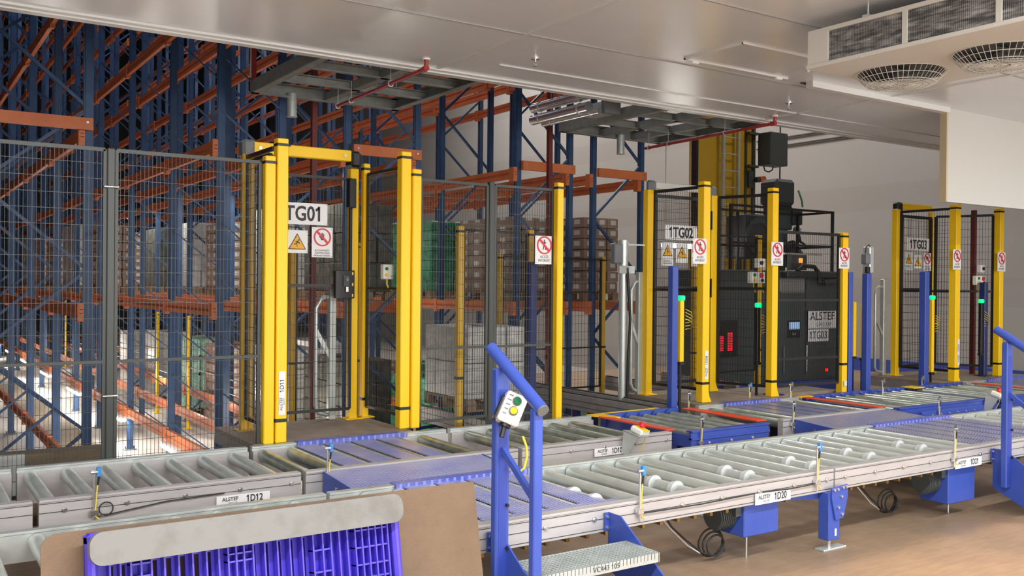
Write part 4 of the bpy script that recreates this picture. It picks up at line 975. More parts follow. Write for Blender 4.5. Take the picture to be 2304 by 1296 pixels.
# id labels
def logo(t, w_, cx, cz, s, vertical=False, rot=(PI/2, 0, 0)):
    text_part('ALSTEF', s, INKG, t, (cx, -0.0012, cz), sx=1.12, name='maker_lettering', rot=rot)
def id_label(x0, x1, z0, z1, y, txt, label):
    t = thing('id_label', label, 'label', ((x0+x1)/2, y, (z0+z1)/2), 'conveyor id labels')
    w_, h_ = x1-x0, z1-z0
    MB().box(-w_/2, w_/2, -0.001, 0.0006, -h_/2, h_/2).build('panel', SIGN, t, local=True)
    text_part('ALSTEF', h_*0.50, INKG, t, (-w_*0.25, -0.0018, h_*0.12), sx=0.98, name='maker_lettering', sp=1.0, off=0.0006)
    text_part('GROUP', h_*0.24, GPL, t, (-w_*0.20, -0.0018, -h_*0.26), sx=1.1, name='maker_lettering')
    text_part(txt, h_*0.92, INK, t, (w_*0.21, -0.0018, 0), sx=0.80, off=0.001)
id_label(1.575, 1.888, 0.355, 0.415, 5.372, '1D12', 'white label reading 1D12 on the second conveyor line')
id_label(4.337, 4.640, 0.378, 0.438, 5.372, '1D10', 'white label reading 1D10 on the second conveyor line')
id_label(4.238, 4.548, 0.362, 0.428, 3.752, '1D20', 'white label reading 1D20 on the front conveyor')
id_label(6.302, 6.640, 0.362, 0.425, 3.752, '1D21', 'white label reading 1D21 on the front conveyor')
def vlabel(x, y, z0, z1, w_, txt, label):
    t = thing('id_label', label, 'label', (x, y, (z0+z1)/2), 'vertical id labels on the gate posts')
    h_ = z1-z0
    MB().box(-w_/2, w_/2, -0.001, 0.0006, -h_/2, h_/2).build('panel', SIGN, t, local=True)
    R_ = (PI/2, -PI/2, 0)
    text_part('ALSTEF', w_*0.62, INKG, t, (-w_*0.12, -0.0018, -h_*0.25), name='maker_lettering', rot=R_)
    text_part('GROUP', w_*0.30, GPL, t, (w_*0.30, -0.0018, -h_*0.20), name='maker_lettering', rot=R_)
    text_part(txt, w_*0.95, INK, t, (0, -0.0018, h_*0.16), rot=R_, sx=0.95)
vlabel(2.345, 6.436, 0.70, 1.01, 0.048, '1D11', 'vertical white label reading 1D11 low on the first gate post')
vlabel(6.675, 6.543, 0.73, 1.01, 0.045, '1D08', 'vertical white label reading 1D08 low on the second gate post')
vlabel(10.89, 6.458, 0.70, 1.02, 0.045, '1D04', 'vertical white label low on the third gate left front post')

# ================================================================== POSTS WITH LIGHT BARRIERS, BOXES
def blue_post(x, y, z1, label, m_=BLUE, s=0.085, z0=0.0):
    t = thing('barrier_post', label, 'post', (x, y, z0), 'blue light barrier posts')
    MB().bbox(x-s/2, x+s/2, y-s/2, y+s/2, z0, z1, 0.006).build('post', m_, t)
    MB().bbox(x-0.08, x+0.08, y-0.08, y+0.08, z0, z0+0.012, 0.003).build('base_plate', m_, t)
    return t
blue_post(6.20, 6.52, 1.83, 'blue light barrier post in front of the second gate door', s=0.072)
blue_post(8.815, 6.50, 1.81, 'blue light barrier post touching the lone mid fence post', s=0.065)
blue_post(9.13, 6.50, 1.80, 'blue light barrier post with a grey camera head on top', s=0.075)
blue_post(10.42, 6.62, 1.84, 'blue light barrier post left of the third gate')
blue_post(4.72, 6.74, 1.84, 'dark blue post behind the mesh beside the lone yellow fence post', NAVY, 0.07)
blue_post(7.79, 6.66, 1.85, 'dark blue post close behind the right front post of the second gate', NAVY, 0.05, 0.5)
blue_post(11.90, 6.72, 1.72, 'dark post with cables inside the third gate', NAVY, 0.08, 0.5)
def curtain(x, y, z0, z1, label, side=1, coil=True, glow=True, m_=YEL):
    t = thing('light_barrier', label, 'light barrier', (x, y, z0), 'yellow light barriers with green lamps')
    MB().bbox(x-0.025, x+0.025, y-0.02, y+0.02, z0, z1, 0.004).build('bar', m_, t)
    MB().bbox(x-0.03, x+0.03, y-0.025, y+0.025, z0-0.03, z0, 0.003).build('end_cap', BPL, t)
    MB().box(x-0.012, x+0.012, y+0.0, y+0.016, (0.5 if (6.5 < x < 7.72 or x > 10.5 or 7.74 < x < 8.8) else 0.0), z0-0.03).build('stand', BPL, t)
    if glow:
        MB().bbox(x-0.032, x+0.032, y-0.03, y+0.02, z1+0.002, z1+0.05, 0.008).build('status_lamp', GLOWG, t)
    if coil:
        for k in range(4):
            zz = z0+(z1-z0)*0.62+k*0.03
            pts = [(x+0.03, y-0.03, zz+0.05), (x+0.11, y-0.03, zz+0.02), (x+0.13, y-0.03, zz-0.04), (x+0.03, y-0.03, zz-0.05)]
            MB().path(pts, 0.004, 5).build('cable', CABY, t)
curtain(6.285, 6.50, 0.92, 1.50, 'yellow light barrier with green lamp on the blue post at the second gate')
curtain(7.60, 6.72, 0.85, 1.42, 'light barrier with green lamp behind the right front post of the second gate', m_=BPL)
curtain(10.55, 6.60, 0.62, 1.50, 'yellow light barrier with green lamp on the blue post at the third gate')
curtain(11.80, 6.70, 0.80, 1.45, 'light barrier with green lamp inside the third gate', m_=BPL)
curtain(9.45, 6.90, 0.83, 1.47, 'plain yellow light barrier between the two blue posts', coil=False, glow=False)
curtain(9.90, 7.10, 0.78, 1.42, 'plain yellow light barrier behind the camera head post', coil=False, glow=False)
# camera head on the post
t = thing('camera_head', 'grey camera head with cable on top of a blue post', 'sensor', (9.130, 6.52, 1.80))
MB().bbox(9.130, 9.200, 6.46, 6.56, 1.80, 2.10, 0.01).build('bracket', G, t); MB().bbox(9.040, 9.120, 6.44, 6.52, 1.90, 2.02, 0.01).build('body', GPL, t)
MB().path([(9.070, 6.48, 2.02), (9.080, 6.48, 2.09), (9.130, 6.48, 2.12), (9.160, 6.48, 2.08)], 0.006, 6).build('cable', CABB, t)
MB().bbox(9.060, 9.110, 6.44, 6.48, 1.80, 1.87, 0.004).build('lens_block', BPL, t)
# galvanised pole with black hose
t = thing('galvanised_pole', 'galvanised round pole with a black hose and sensor box beside the second gate', 'pole', (6.23, 7.28, 0))
MB().tube((6.23, 7.28, 0), (6.23, 7.28, 1.86), 0.042, 20).build('pole', G, t); MB().tube((6.23, 7.28, 1.75), (6.23, 7.28, 2.10), 0.050, 20).build('sleeve', G, t)
MB().path([(6.23, 7.22, 1.82), (6.245, 7.215, 1.6), (6.27, 7.21, 1.3), (6.25, 7.215, 0.95), (6.245, 7.22, 0.6), (6.245, 7.225, 0.35)], 0.014, 8).build('hose', CABB, t)
MB().bbox(6.07, 6.18, 7.22, 7.30, 1.86, 2.06, 0.01).build('sensor_box', GPL, t); MB().bbox(6.13, 6.33, 7.215, 7.24, 1.76, 1.84, 0.004).build('clamp', G, t)
MB().bar((6.1, 7.33, 2.06), (6.56, 7.33, 2.06), 0.012, 0.015).build('cross_rail', G, t)
# loop guards
def loop_guard(x, y, z0, z1, w_, label, sgn=1, m_=G):
    t = thing('loop_guard', label, 'guard rail', (x, y, z0), 'galvanised loop guards')
    MB().bbox(x-0.03, x+0.03, y-0.03, y+0.03, z0, z1, 0.005).build('upright', m_, t)
    a = x-sgn*w_
    MB().path([(x-sgn*0.03, y, z1-0.10), (x-sgn*w_*0.5, y, z1-0.10), (a+sgn*0.04, y, z1-0.12), (a, y, z1-0.19), (a, y, z0+0.9), (a, y, z0+0.12), (a+sgn*0.03, y, z0+0.06), (x-sgn*0.03, y, z0+0.04)], 0.018, 8).build('loop', m_, t)
    MB().bar((a, y, z0+0.75), (x, y, z0+0.5), 0.02, 0.03).build('brace', m_, t)
loop_guard(6.555, 7.40, 0.5, 1.78, 0.11, 'galvanised loop guard left of the second gate door')
loop_guard(10.80, 7.44, 0.5, 1.75, 0.17, 'galvanised loop guard left of the third gate')
loop_guard(3.10, 7.34, 0.5, 1.62, 0.14, 'galvanised loop guard behind the first gate door')
# push button stations on the gates
def station(x, y, z, label, kind='two'):
    t = thing('push_button_station', label, 'control box', (x, y, z), 'grey control boxes on the gates')
    if kind == 'two':
        MB().bbox(x-0.045, x+0.045, y-0.04, y+0.02, z-0.06, z+0.06, 0.006).build('box', WHT, t)
        button(t, x-0.02, y-0.04, z+0.025, 0.013, BTNG); button(t, x-0.02, y-0.04, z-0.025, 0.013, BTNY)
        MB().path([(x, y-0.01, z-0.06), (x, y-0.01, z-0.10), (x+0.02, y-0.01, z-0.14), (x+0.05, y, z-0.15)], 0.008, 6).build('cable', CABY, t)
    else:
        MB().bbox(x-0.11, x+0.0, y-0.04, y+0.02, z-0.065, z+0.055, 0.006).bbox(x+0.002, x+0.11, y-0.04, y+0.02, z-0.065, z+0.055, 0.006).build('box', WHT, t)
        MB().bbox(x-0.01, x+0.10, y-0.04, y+0.02, z+0.10, z+0.20, 0.006).build('upper_box', WHT, t)
        button(t, x-0.065, y-0.04, z+0.022, 0.018, BTNG); button(t, x-0.065, y-0.04, z-0.03, 0.018, BTNY)
        button(t, x+0.04, y-0.04, z+0.018, 0.028, BTNR); button(t, x+0.055, y-0.04, z-0.035, 0.018, BPL); button(t, x+0.04, y-0.04, z+0.15, 0.022, BPL)
        for dx in (-0.04, 0.08): MB().path([(x+dx, y-0.01, z-0.065), (x+dx, y-0.01, z-0.11), (x+dx+0.02, y-0.01, z-0.15), (x+dx+0.04, y, z-0.16)], 0.008, 6).build('cable', CABY, t)
station(3.375, 6.88, 1.735, 'small grey box with green and yellow buttons on the right side of the first gate')
station(7.72, 6.86, 1.742, 'grey box cluster with a red button on the right side of the second gate', 'four')
station(11.98, 6.84, 1.75, 'grey box cluster with a red button on the right side of the third gate', 'four')
# sensors on brackets
def sensor(x, y, z, label, blue=True, cable=True, h=0.20):
    t = thing('photo_sensor', label, 'sensor', (x, y, z), 'photo sensors on thin rods along the conveyors')
    MB().tube((x, y, z-0.10), (x, y, z+h-0.03), 0.006, 8).build('rod', CHR, t)
    MB().bbox(x-0.022, x+0.022, y-0.012, y+0.014, z-0.06, z-0.03, 0.003).build('clamp', CHR, t)
    MB().tube((x-0.018, y-0.004, z+h-0.03), (x+0.016, y-0.004, z+h-0.03), 0.010, 10).build('ball_joint', CHR, t)
    MB().bbox(x+0.012, x+0.034, y-0.012, y+0.012, z+h-0.055, z+h-0.005, 0.003).build('sensor_body', SBLUE if blue else GPL, t)
    MB().tube((x+0.024, y, z+h-0.055), (x+0.018, y, z+h-0.10), 0.006, 8, 0.005).build('plug', BPL, t)
    if cable: MB().path([(x+0.018, y, z+h-0.10), (x+0.014, y, z+h-0.14), (x+0.010, y-0.002, z-0.0), (x+0.004, y-0.004, z-0.06), (x+0.03, y-0.006, z-0.09)], 0.004, 6).build('cable', CABY, t)
sensor(0.925, 5.366, 0.455, 'blue photo sensor on a rod left on the second conveyor line', True)
sensor(2.245, 5.366, 0.465, 'blue photo sensor on a rod by the left end of the tread bridge', True)
sensor(3.335, 3.745, 0.49, 'blue photo sensor on a rod on the front conveyor right of the near step', True)
sensor(4.785, 3.745, 0.485, 'photo sensor on a rod on the front conveyor above the support leg', True)
sensor(6.28, 3.745, 0.48, 'photo sensor on a rod on the front conveyor above the 1D21 label', False)
sensor(5.365, 5.312, 0.45, 'photo sensor on a rod before the first blue roller table', False, h=0.17)
sensor(6.525, 5.366, 0.50, 'photo sensor on a rod left on the second gate tread section', False, h=0.16)
sensor(8.225, 5.066, 0.46, 'photo sensor on a rod in front of the bolted blue side plate', False, h=0.17)
sensor(6.39, 6.50, 0.50, 'photo sensor on a rod between the blue post and the second gate', False, h=0.14)
sensor(7.35, 6.60, 0.52, 'photo sensor on a rod inside the second gate', True, h=0.14)
sensor(7.79, 6.44, 0.50, 'photo sensor on a rod right of the second gate', False, h=0.16)
sensor(9.06, 6.24, 0.50, 'photo sensor on a rod in front of the camera head post', False, h=0.15)
sensor(10.15, 6.468, 0.48, 'photo sensor on a rod left of the third gate', False, h=0.13)
# cable hanging in a ring on section 1D12
t = thing('hanging_cable', 'thin black cable with a ring loop along the 1D12 conveyor side', 'cable', (0.97, 5.37, 0.44))
MB().path([(0.93, 5.364, 0.40), (0.955, 5.364, 0.385)]+[(0.985+0.035*math.cos(a), 5.362, 0.425+0.035*math.sin(a)) for a in [-2.2+2*PI*i/16 for i in range(17)]]+[(1.0, 5.366, 0.392), (1.3, 5.370, 0.425), (1.62, 5.370, 0.432)], 0.0035, 6).build('cable', CABB, t)
for (x, y0, z0, x2, lb) in ((3.36, 3.750, 0.43, 4.23, 'thin black cable in the groove of the front conveyor left of the 1D20 label'), (4.80, 3.750, 0.43, 4.30, 'short black cable in the groove right of the 1D20 label')):
    tag(MB().path([(x, y0, z0), ((x+x2)/2, y0-0.002, z0-0.004), (x2, y0-0.002, z0+0.004)], 0.004, 6).build('groove_cable', CABB), lb, 'cable')

# emergency stops
def estop(x, y, z, label, rz=0.3):
    t = thing('emergency_stop', label, 'emergency stop', (x, y, z), 'red emergency stop boxes', rz)
    MB().prism([(-0.05, -0.09), (0.05, -0.09), (0.05, 0.0), (-0.05, 0.0)], -0.003, 0.0, 'x').build('x', G, None) if False else None
    MB().prism([(-0.03, -0.16), (0.03, -0.16), (0.08, 0.0), (-0.055, 0.02)], -0.09, -0.085, 'x').build('side_bracket', G, t, local=True)
    MB().prism([(-0.055, 0.0), (0.085, -0.012), (0.085, -0.004), (-0.055, 0.008)], -0.09, 0.06, 'x').build('bracket_top', G, t, local=True)
    b = MB().bbox(-0.06, 0.06, -0.055, 0.055, 0.008, 0.055, 0.012).build('box', WHT, t, local=True)
    MB().bbox(-0.045, 0.045, -0.058, 0.040, 0.045, 0.058, 0.004).build('yellow_plate', BTNY, t, local=True)
    MB().tube((0, 0, 0.055), (0, 0, 0.072), 0.014, 12).tube((0, 0, 0.072), (0, 0, 0.098), 0.027, 20, 0.022).build('mushroom_button', BTNR, t, local=True)
    MB().path([(0.06, 0, 0.02), (0.09, -0.01, 0.0), (0.10, -0.02, -0.06), (0.08, -0.02, -0.12)], 0.004, 6).build('cable', CABY, t, local=True)
    t.rotation_euler = (0.35, 0.12, rz)
estop(4.70, 5.30, 0.525, 'red mushroom emergency stop on a white box right of the 1D10 label')
estop(9.55, 5.25, 0.52, 'red mushroom emergency stop on a white box far right by the third gate', 0.2)
MB_ = None

# ================================================================== NEAR STEP WITH HANDRAIL
def step(x0, w_, yb, label, ctl=False, right=False):
    t = thing('crossing_step', label, 'steps', (x0+w_/2, yb, 0), 'blue crossing steps with handrails')
    prof = [(3.755, 0.18), (3.755, 0.465), (3.66, 0.465), (3.05, 0.05), (2.98, 0.0), (3.38, 0.0)] 
    for i, x in enumerate((x0, x0+w_)):
        c = MB().prism(prof, x-0.004, x+0.004, 'x').build('side_plate', BLUE, t)
        MB().box(x-0.03, x+0.004, 3.748, 3.757, 0.37, 0.465).build('flange', BLUE, c)
        for z in (0.39, 0.445): MB().tube((x-0.015, 3.748, z), (x-0.015, 3.738, z), 0.009, 8).build('bolt', CHR, c)
    def tread(y0, y1, z):
        q = MB(); xx = x0+0.02
        q.box(x0+0.01, x0+w_-0.01, y0, y0+0.006, z-0.045, z).box(x0+0.01, x0+w_-0.01, y1-0.006, y1, z-0.045, z)
        q.box(x0+0.006, x0+0.014, y0, y1, z-0.045, z).box(x0+w_-0.014, x0+w_-0.006, y0, y1, z-0.045, z)
        while xx < x0+w_-0.02: q.box(xx, xx+0.003, y0, y1, z-0.028, z); xx += 0.022
        yy = y0+0.02
        while yy < y1-0.01: q.box(x0+0.01, x0+w_-0.01, yy, yy+0.003, z-0.020, z-0.001); yy += 0.022
        return q.build('grating_tread', G, t)
    tr = tread(3.36, 3.61, 0.352)
    tread(3.08, 3.30, 0.165)
    if not right: text_part('VC443 105', 0.035, INKG, tr, (0.02-0.0, 3.359-yb, 0.33), name='handwriting')
    hx = x0-0.03
    # posts: C-profile behind, slimmer one in front
    p1 = MB().bbox(hx-0.038, hx+0.038, 3.62, 3.665, 0.20, 1.255, 0.006).build('post', BLUE, t)
    MB().box(hx-0.022, hx+0.022, 3.6185, 3.6205, 0.22, 1.16).build('post_groove', mat('blue_paint_deep', (0.03, 0.06, 0.36), 0.45) if 'blue_paint_deep' not in MATS else MATS['blue_paint_deep'], p1)
    for z in (0.42, 0.62, 0.84): MB().tube((hx+0.022, 3.62, z), (hx+0.022, 3.606, z), 0.008, 8).build('bolt', BPL, p1)
    MB().bbox(hx-0.024, hx+0.024, 3.335, 3.375, 0.18, 1.10, 0.005).build('post', BLUE, t)
    MB().bar((hx, 3.62, 0.88), (hx, 3.37, 0.70), 0.02, 0.03).build('brace', BLUE, t)
    r = MB().tube((hx, 3.73, 1.345), (hx, 3.31, 1.10), 0.029, 20).build('handrail', BLUE, t)
    MB().tube((hx, 3.31, 1.10), (hx, 3.302, 1.095), 0.028, 20).build('end_cap', GPL, r)
    return t
step(2.41, 0.72, 3.76, 'near blue crossing step with galvanised grating and tall blue handrail')
step(6.80, 0.72, 3.76, 'farther blue crossing step cut off at the right edge of the photo', right=True)
# control box on the near handrail
t = thing('start_box', 'white control box with green and yellow buttons on the near blue handrail', 'control box', (2.40, 3.60, 1.06))
MB().bbox(-0.050, 0.050, -0.085, -0.005, -0.072, 0.072, 0.007).build('box', WHT, t, local=True)
MB().bbox(-0.062, -0.046, -0.035, 0.02, -0.070, 0.050, 0.004).build('back_plate', BPL, t, local=True)
o = MB().tube((0.004, -0.085, 0.036), (0.004, -0.094, 0.036), 0.021, 18).build('button_ring', GPL, t, local=True)
MB().tube((0.004, -0.090, 0.036), (0.004, -0.104, 0.036), 0.016, 18).build('green_button', BTNG, t, local=True)
MB().tube((0.004, -0.085, -0.012), (0.004, -0.094, -0.012), 0.021, 18).build('button_ring', GPL, t, local=True)
MB().tube((0.004, -0.090, -0.012), (0.004, -0.104, -0.012), 0.016, 18).build('yellow_button', BTNY, t, local=True)
q = MB()
for k in range(5): q.box(-0.040, -0.020, -0.0857, -0.085, 0.05-k*0.022, 0.056-k*0.022)
q.build('printed_marks', GPL, t, local=True)
MB().tube((0.0, -0.045, -0.072), (0.0, -0.045, -0.086), 0.026, 14).tube((0.0, -0.045, -0.086), (0.006, -0.045, -0.135), 0.012, 12).build('cable_gland', BPL, t, local=True)
t.rotation_euler = (-0.30, 0.42, -0.50)
tag(MB().path([(2.445, 3.555, 0.945), (2.462, 3.55, 0.90), (2.466, 3.55, 0.85), (2.452, 3.55, 0.80), (2.425, 3.56, 0.775), (2.405, 3.60, 0.79)], 0.006, 8).build('yellow_cable', CABY), 'yellow cable hanging from the white control box on the near handrail', 'cable')

# ================================================================== HARDBOARD SHEET AND PLASTIC PALLET
def leaned(name, mb, m_, parent): return mb.build(name, m_, parent, local=True)
lean = math.atan2(0.17, 0.72)
t = thing('hardboard_sheet', 'large brown hardboard sheet leaning on the front conveyor behind the blue pallet', 'board', (0.45, 3.54, 0))
n = 6; pts = [(0.0, 0.0), (1.79, 0.0), (1.79, 0.742), (1.775, 0.750)]
pts += [(0.05, 0.755), (0.018, 0.744), (0.0, 0.715)]
leaned('sheet', MB().prism(pts, 0, 0.008), BOARD, t)
t.rotation_euler = (-0.21, 0, 0); t.location = (0.455, 3.50, 0.008)
def pallet():
    t = thing('plastic_pallet', 'blue-violet plastic pallet standing on edge, grey runners facing the camera', 'pallet', (0.60, 3.35, 0))
    W, H, D = 1.20, 0.80, 0.11
    # ribs and deck (x along, z up, y depth); deck at back
    deck = MB().bbox(0.0, W, 0.10, 0.125, 0, H, 0.01)
    slots = []
    body = MB()
    # outer rim
    body.bbox(0, W, 0.03, 0.12, H-0.06, H-0.014, 0.012).bbox(0, W, 0.03, 0.12, 0, 0.05, 0.012).bbox(0, 0.035, 0.03, 0.12, 0, H-0.015, 0.012).bbox(W-0.035, W, 0.03, 0.12, 0, H-0.015, 0.012)
    for x in (0.0, 0.50, 1.06): # foot blocks cells
        for z in (0.0, 0.34, 0.68):
            pass
    rib = MB()
    xs = [0.07, 0.105, 0.14, 0.175, 0.21, 0.255, 0.305, 0.355, 0.405, 0.45, 0.485, 0.515, 0.545, 0.58, 0.625, 0.675, 0.725, 0.775, 0.82, 0.86, 0.895, 0.93, 0.965, 1.0, 1.03, 1.06, 1.09, 1.12, 1.145]
    for x in xs: rib.box(x, x+0.006, 0.045, 0.11, 0.02, H-0.03)
    for z in (0.10, 0.16, 0.22, 0.46, 0.52, 0.58, 0.64): 
        for a, b in ((0.14, 0.21), (0.485, 0.58), (0.82, 0.895), (1.0, 1.145)):
            zz = z+((hash((a, z)) % 5)*0.008)
            rib.box(a, b, 0.05, 0.11, zz, zz+0.006)
    leaned('ribs', rib, PBLUE, t); leaned('rim', body, PBLUE, t)
    # deck with slots: strips between
    dk = MB(); x = 0.0
    sl = [0.075, 0.115, 0.225, 0.275, 0.325, 0.375, 0.42, 0.59, 0.64, 0.69, 0.74, 0.79]
    edges = sorted(sl); cur = 0.0
    for s_ in edges: dk.box(cur, s_, 0.10, 0.12, 0.0, H-0.02); cur = s_+0.018
    dk.box(cur, W, 0.10, 0.12, 0.0, H-0.02)
    for s_ in edges:
        for a, b in ((0, 0.09), (0.30, 0.45), (0.66, H-0.02)): dk.box(s_, s_+0.018, 0.10, 0.12, a, b)
    leaned('deck', dk, PBLUE, t)
    def runner(z0, z1):
        r = 0.045; P = []
        for cx, cz, a0 in ((W-r, z1-r, 0), (r, z1-r, 1), (r, z0+r, 2), (W-r, z0+r, 3)):
            for k in range(7): a = (a0+k/6)*PI/2; P.append((cx+r*math.cos(a), cz+r*math.sin(a)))
        leaned('runner', MB().prism(P, -0.012, 0.03), RUNG, t)
        q = MB()
        for x in (0.05, 0.5, 1.02): q.box(x, x+0.12, 0.03, 0.10, z0+0.01, z1-0.01)
        leaned('spacer_block', q, PBLUE, t)
    runner(H-0.125, H-0.01); runner(0.345, 0.455); runner(0.01, 0.12)
    t.rotation_euler = (-0.20, 0, 0); t.location = (0.585, 3.33, 0.0)
pallet()

# ================================================================== MACHINES AT THE RIGHT
# crane mast with ladder
t = thing('crane_mast', 'tall yellow crane mast behind the second gate', 'crane mast', (12.15, 11.5, 0))
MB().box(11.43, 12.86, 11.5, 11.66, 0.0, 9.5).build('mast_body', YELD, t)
MB().box(11.38, 11.43, 11.44, 11.56, 0.0, 9.5).build('edge_profile', BPL, t)
MB().box(12.62, 12.66, 11.47, 11.5, 0.6, 9.5).build('guide_rail', BXGREY, t)
MB().box(12.80, 12.86, 11.46, 11.5, 0.6, 9.5).build('guide_rail', BXGREY, t)
l = thing('ladder', 'aluminium ladder fixed up the yellow crane mast', 'ladder', (12.2, 11.4, 0.2))
for x in (11.99, 12.36): MB().box(x-0.022, x+0.022, 11.38, 11.44, 0.2, 9.0).build('stile', G, l)
z = 0.45
while z < 8.8: MB().tube((11.99, 11.41, z), (12.36, 11.41, z), 0.013, 8).build('rung', CHR, l); z += 0.29
t = thing('mast_box', 'grey electrical box mounted on the right of the yellow mast', 'electrical box', (13.05, 11.35, 3.7))
MB().bbox(12.88, 13.34, 11.14, 11.43, 3.78, 4.36, 0.01).build('box', BXGREY, t); MB().box(12.62, 12.86, 11.38, 11.48, 4.32, 4.36).box(12.62, 12.86, 11.38, 11.48, 3.74, 3.78).build('bracket', DGR, t)
MB().path([(12.95, 11.35, 3.78), (12.98, 11.35, 3.70), (13.08, 11.35, 3.68), (13.17, 11.35, 3.72), (13.2, 11.35, 3.78)], 0.012, 6).build('cable', CABB, t)
t = thing('beacon', 'orange beacon lamp on the side of the yellow mast below the grey box', 'beacon', (12.85, 11.4, 3.5))
MB().box(12.66, 12.78, 11.42, 11.46, 3.38, 3.68).build('bracket', DGR, t); MB().tube((12.76, 11.36, 3.52), (12.84, 11.36, 3.53), 0.05, 14).build('base', DGR2, t); MB().tube((12.84, 11.36, 3.53), (12.98, 11.36, 3.55), 0.055, 16, 0.05).build('dome', GLOWO, t)
tag(MB().tube((13.32, 11.3, 3.1), (13.32, 11.3, 12.2), 0.012, 6).build('hanging_cable', CABB), 'thin dark cable hanging beside the grey mast box', 'cable')
# wall conduits
for i, z in enumerate((4.83, 4.66)):
    tag(MB().tube((15.97, 6.9, z), (15.97, 14.2, z), 0.018, 8).build('wall_conduit', BXGREY), ('upper thin dark conduit along the side wall', 'lower thin dark conduit along the side wall')[i], 'conduit', 'conduits on the side wall')
# fan unit + motor tower
t = thing('fan_unit', 'dark grey square fan unit with round opening behind the second gate', 'fan', (10.68, 9.5, 0))
MB().bbox(10.42, 10.97, 9.48, 9.85, 2.05, 2.70, 0.02).build('casing', DGR2, t)
MB().ring((10.70, 2.38), 0.27, 0.20, 9.45, 9.48, 32).build('ring', DGR, t); MB().tube((10.70, 9.479, 2.38), (10.70, 9.47, 2.38), 0.205, 28).build('opening', GROOVE, t)
MB().box(10.45, 10.50, 9.6, 9.66, 0.0, 2.05).box(10.88, 10.93, 9.6, 9.66, 0.0, 2.05).build('stand', DGR, t)
t = thing('lift_motor', 'tall dark grey motor tower standing over the grey cabinet', 'motor', (11.3, 9.5, 1.5))
MB().bbox(11.05, 11.48, 9.42, 9.78, 2.86, 3.26, 0.05).build('motor_cap', DGR, t); MB().bbox(11.10, 11.46, 9.46, 9.74, 2.50, 2.86, 0.02).build('housing', DGR, t)
MB().bbox(11.42, 11.64, 9.42, 9.7, 2.58, 2.80, 0.015).build('junction_box', DGR2, t); MB().tube((11.30, 9.60, 1.93), (11.30, 9.60, 2.52), 0.13, 20).build('shaft_tube', DGR2, t)
MB().tube((11.42, 9.5, 2.28), (11.60, 9.5, 2.05), 0.11, 16, 0.14).build('gear_elbow', DGR, t)
MB().path([(11.50, 9.40, 3.1), (11.56, 9.38, 2.95), (11.58, 9.38, 2.85)], 0.014, 6).build('green_cable', GREEN, t)
MB().tube((11.42, 9.38, 2.50), (11.50, 9.38, 2.50), 0.05, 14).build('connector', CHR, t)
MB().path([(11.46, 9.36, 2.46), (11.50, 9.35, 2.32), (11.60, 9.35, 2.28)], 0.02, 6).build('cable', CABB, t)
MB().box(11.20, 11.40, 9.55, 9.75, 1.86, 1.95).build('mount_plate', DGR2, t)
# cabinet
t = thing('machine_cabinet', 'large dark grey machine cabinet behind the low mesh fence with the 1TG03 plate', 'cabinet', (10.4, 8.6, 0))
MB().bbox(8.95, 11.45, 8.62, 9.35, 0.32, 1.86, 0.01).build('body', DGR, t)
MB().bbox(8.95, 11.45, 8.60, 9.38, 0.0, 0.32, 0.005).build('plinth', BLUE, t)
MB().bbox(10.17, 10.69, 8.60, 8.63, 1.55, 1.76, 0.02).build('window', mat('pale_window', (0.20, 0.20, 0.19), 0.3), t)
MB().box(10.72, 10.728, 8.612, 8.622, 0.4, 1.80).box(10.10, 10.108, 8.612, 8.622, 0.4, 1.80).build('door_gap', GROOVE, t)
for x in (10.26, 10.74): MB().tube((x, 8.60, 0.45), (x, 8.60, 0.82), 0.010, 8).build('handle_bar', CHR, t)
d = MB().bbox(10.35, 10.60, 8.605, 8.625, 0.93, 1.17, 0.004).build('screen_frame', BPL, t)
MB().box(10.37, 10.58, 8.600, 8.606, 1.05, 1.15).build('screen', mat('lit_screen', (0.25, 0.4, 0.6), 0.3, emit=0.5, ecol=(0.35, 0.55, 0.85)), d)
MB().box(10.43, 10.50, 8.600, 8.606, 0.97, 1.0).build('reader', GPL, d)
MB().bbox(10.2, 11.4, 8.50, 8.60, 1.76, 1.86, 0.02).tube((10.95, 8.5, 1.70), (11.35, 8.5, 1.72), 0.04, 12).build('hose_duct', DGR2, t)
MB().path([(10.4, 8.5, 1.86), (10.5, 8.5, 1.93), (10.75, 8.5, 1.92), (10.85, 8.5, 1.84), (10.86, 8.5, 1.70)], 0.03, 8).build('cable_hose', CABB, t)
sg = thing('maker_plate', 'white plate with maker lettering on the dark grey cabinet', 'sign', (11.06, 8.595, 1.175))
MB().box(-0.31, 0.31, -0.001, 0.002, -0.125, 0.125).build('panel', SIGN, sg, local=True)
text_part('ALSTEF', 0.17, INK, sg, (0, -0.002, 0.045), sx=0.98); text_part('GROUP', 0.085, GPL, sg, (0.03, -0.002, -0.070), sp=1.3)
sg = thing('machine_code_plate', 'white plate reading 1TG03 below the maker plate on the cabinet', 'sign', (10.975, 8.595, 0.955))
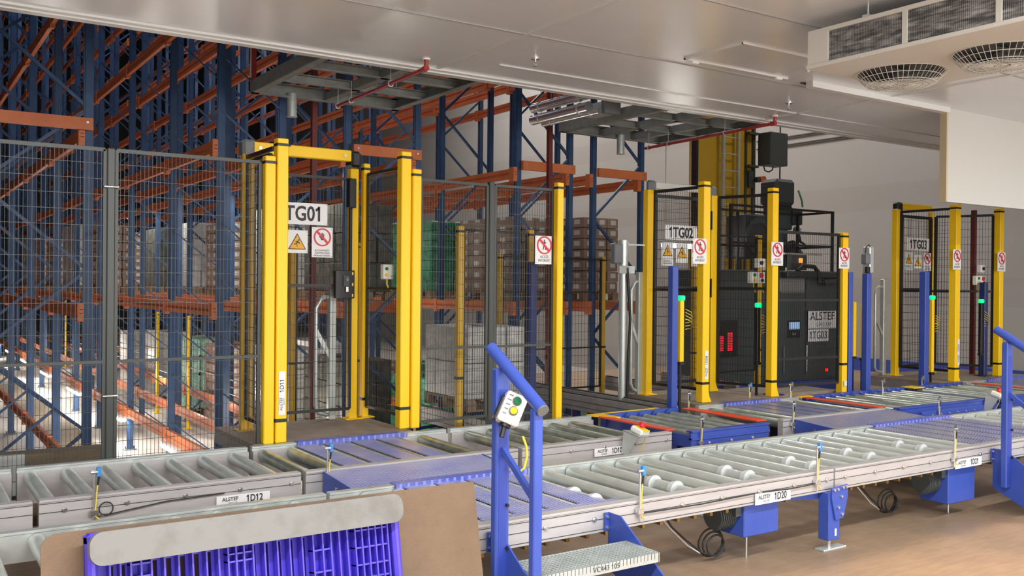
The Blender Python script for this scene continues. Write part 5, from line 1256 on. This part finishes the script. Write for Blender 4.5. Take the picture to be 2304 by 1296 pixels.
MB().box(-0.225, 0.225, -0.001, 0.002, -0.085, 0.085).build('panel', SIGN, sg, local=True); text_part('1TG03', 0.155, INK, sg, (0, -0.002, -0.003), sx=0.88)
# red lit readings inside the dark machine
t = thing('display_stack', 'glowing red display seen in the dark behind the second gate', 'display', (9.25, 8.585, 0.9))
MB().bbox(8.96, 9.30, 8.56, 8.61, 0.72, 1.20, 0.004).build('housing', BPL, t)
q = MB()
for k in range(9): q.box(8.97, 9.03, 8.554, 8.560, 0.80+k*0.022, 0.812+k*0.022)
q.build('red_digits', GLOWR, t); q = MB()
for k in range(11): q.box(9.11, 9.20, 8.554, 8.560, 0.80+k*0.022, 0.812+k*0.022)
q.build('red_digits', GLOWR, t)
tag(MB().tube((11.15, 8.57, 0.46), (11.15, 8.59, 0.46), 0.022, 12).build('red_indicator', GLOWR), 'small red indicator lamp low on the grey cabinet', 'indicator')
# black cage rail above the cabinet
t = thing('maintenance_railing', 'black maintenance railing on top of the dark grey cabinet', 'railing', (10.4, 9.0, 1.86))
for a, b in (((9.3, 8.70), (11.40, 8.70)), ((11.40, 8.70), (11.40, 9.32)), ((11.40, 9.32), (9.3, 9.32))):
    for z in (2.72, 2.22): MB().bar((*a, z), (*b, z), 0.03, 0.03).build('rail', BLK, t)
for (x, y) in ((9.3, 9.32), (11.40, 9.32), (11.40, 8.70), (9.3, 8.70), (10.9, 9.32), (10.1, 9.32)): MB().bar((x, y, 1.86), (x, y, 2.735), 0.035, 0.035, (0, 1, 0)).build('upright', BLK, t)
t = thing('grey_shelf_sensor', 'small amber lit sensor on a thin bracket over the cabinet', 'sensor', (10.95, 8.9, 1.98))
MB().box(10.6, 11.4, 8.88, 8.92, 2.10, 2.12).build('bracket', G, t); MB().bbox(10.70, 11.05, 8.86, 8.94, 1.88, 2.10, 0.01).build('box', BXGREY, t)
MB().bbox(10.86, 10.94, 8.845, 8.86, 1.98, 2.05, 0.004).build('amber_lamp', mat('amber_lamp', (0.8, 0.25, 0.05), 0.3, emit=1.6, ecol=(1, 0.3, 0.05)), t)
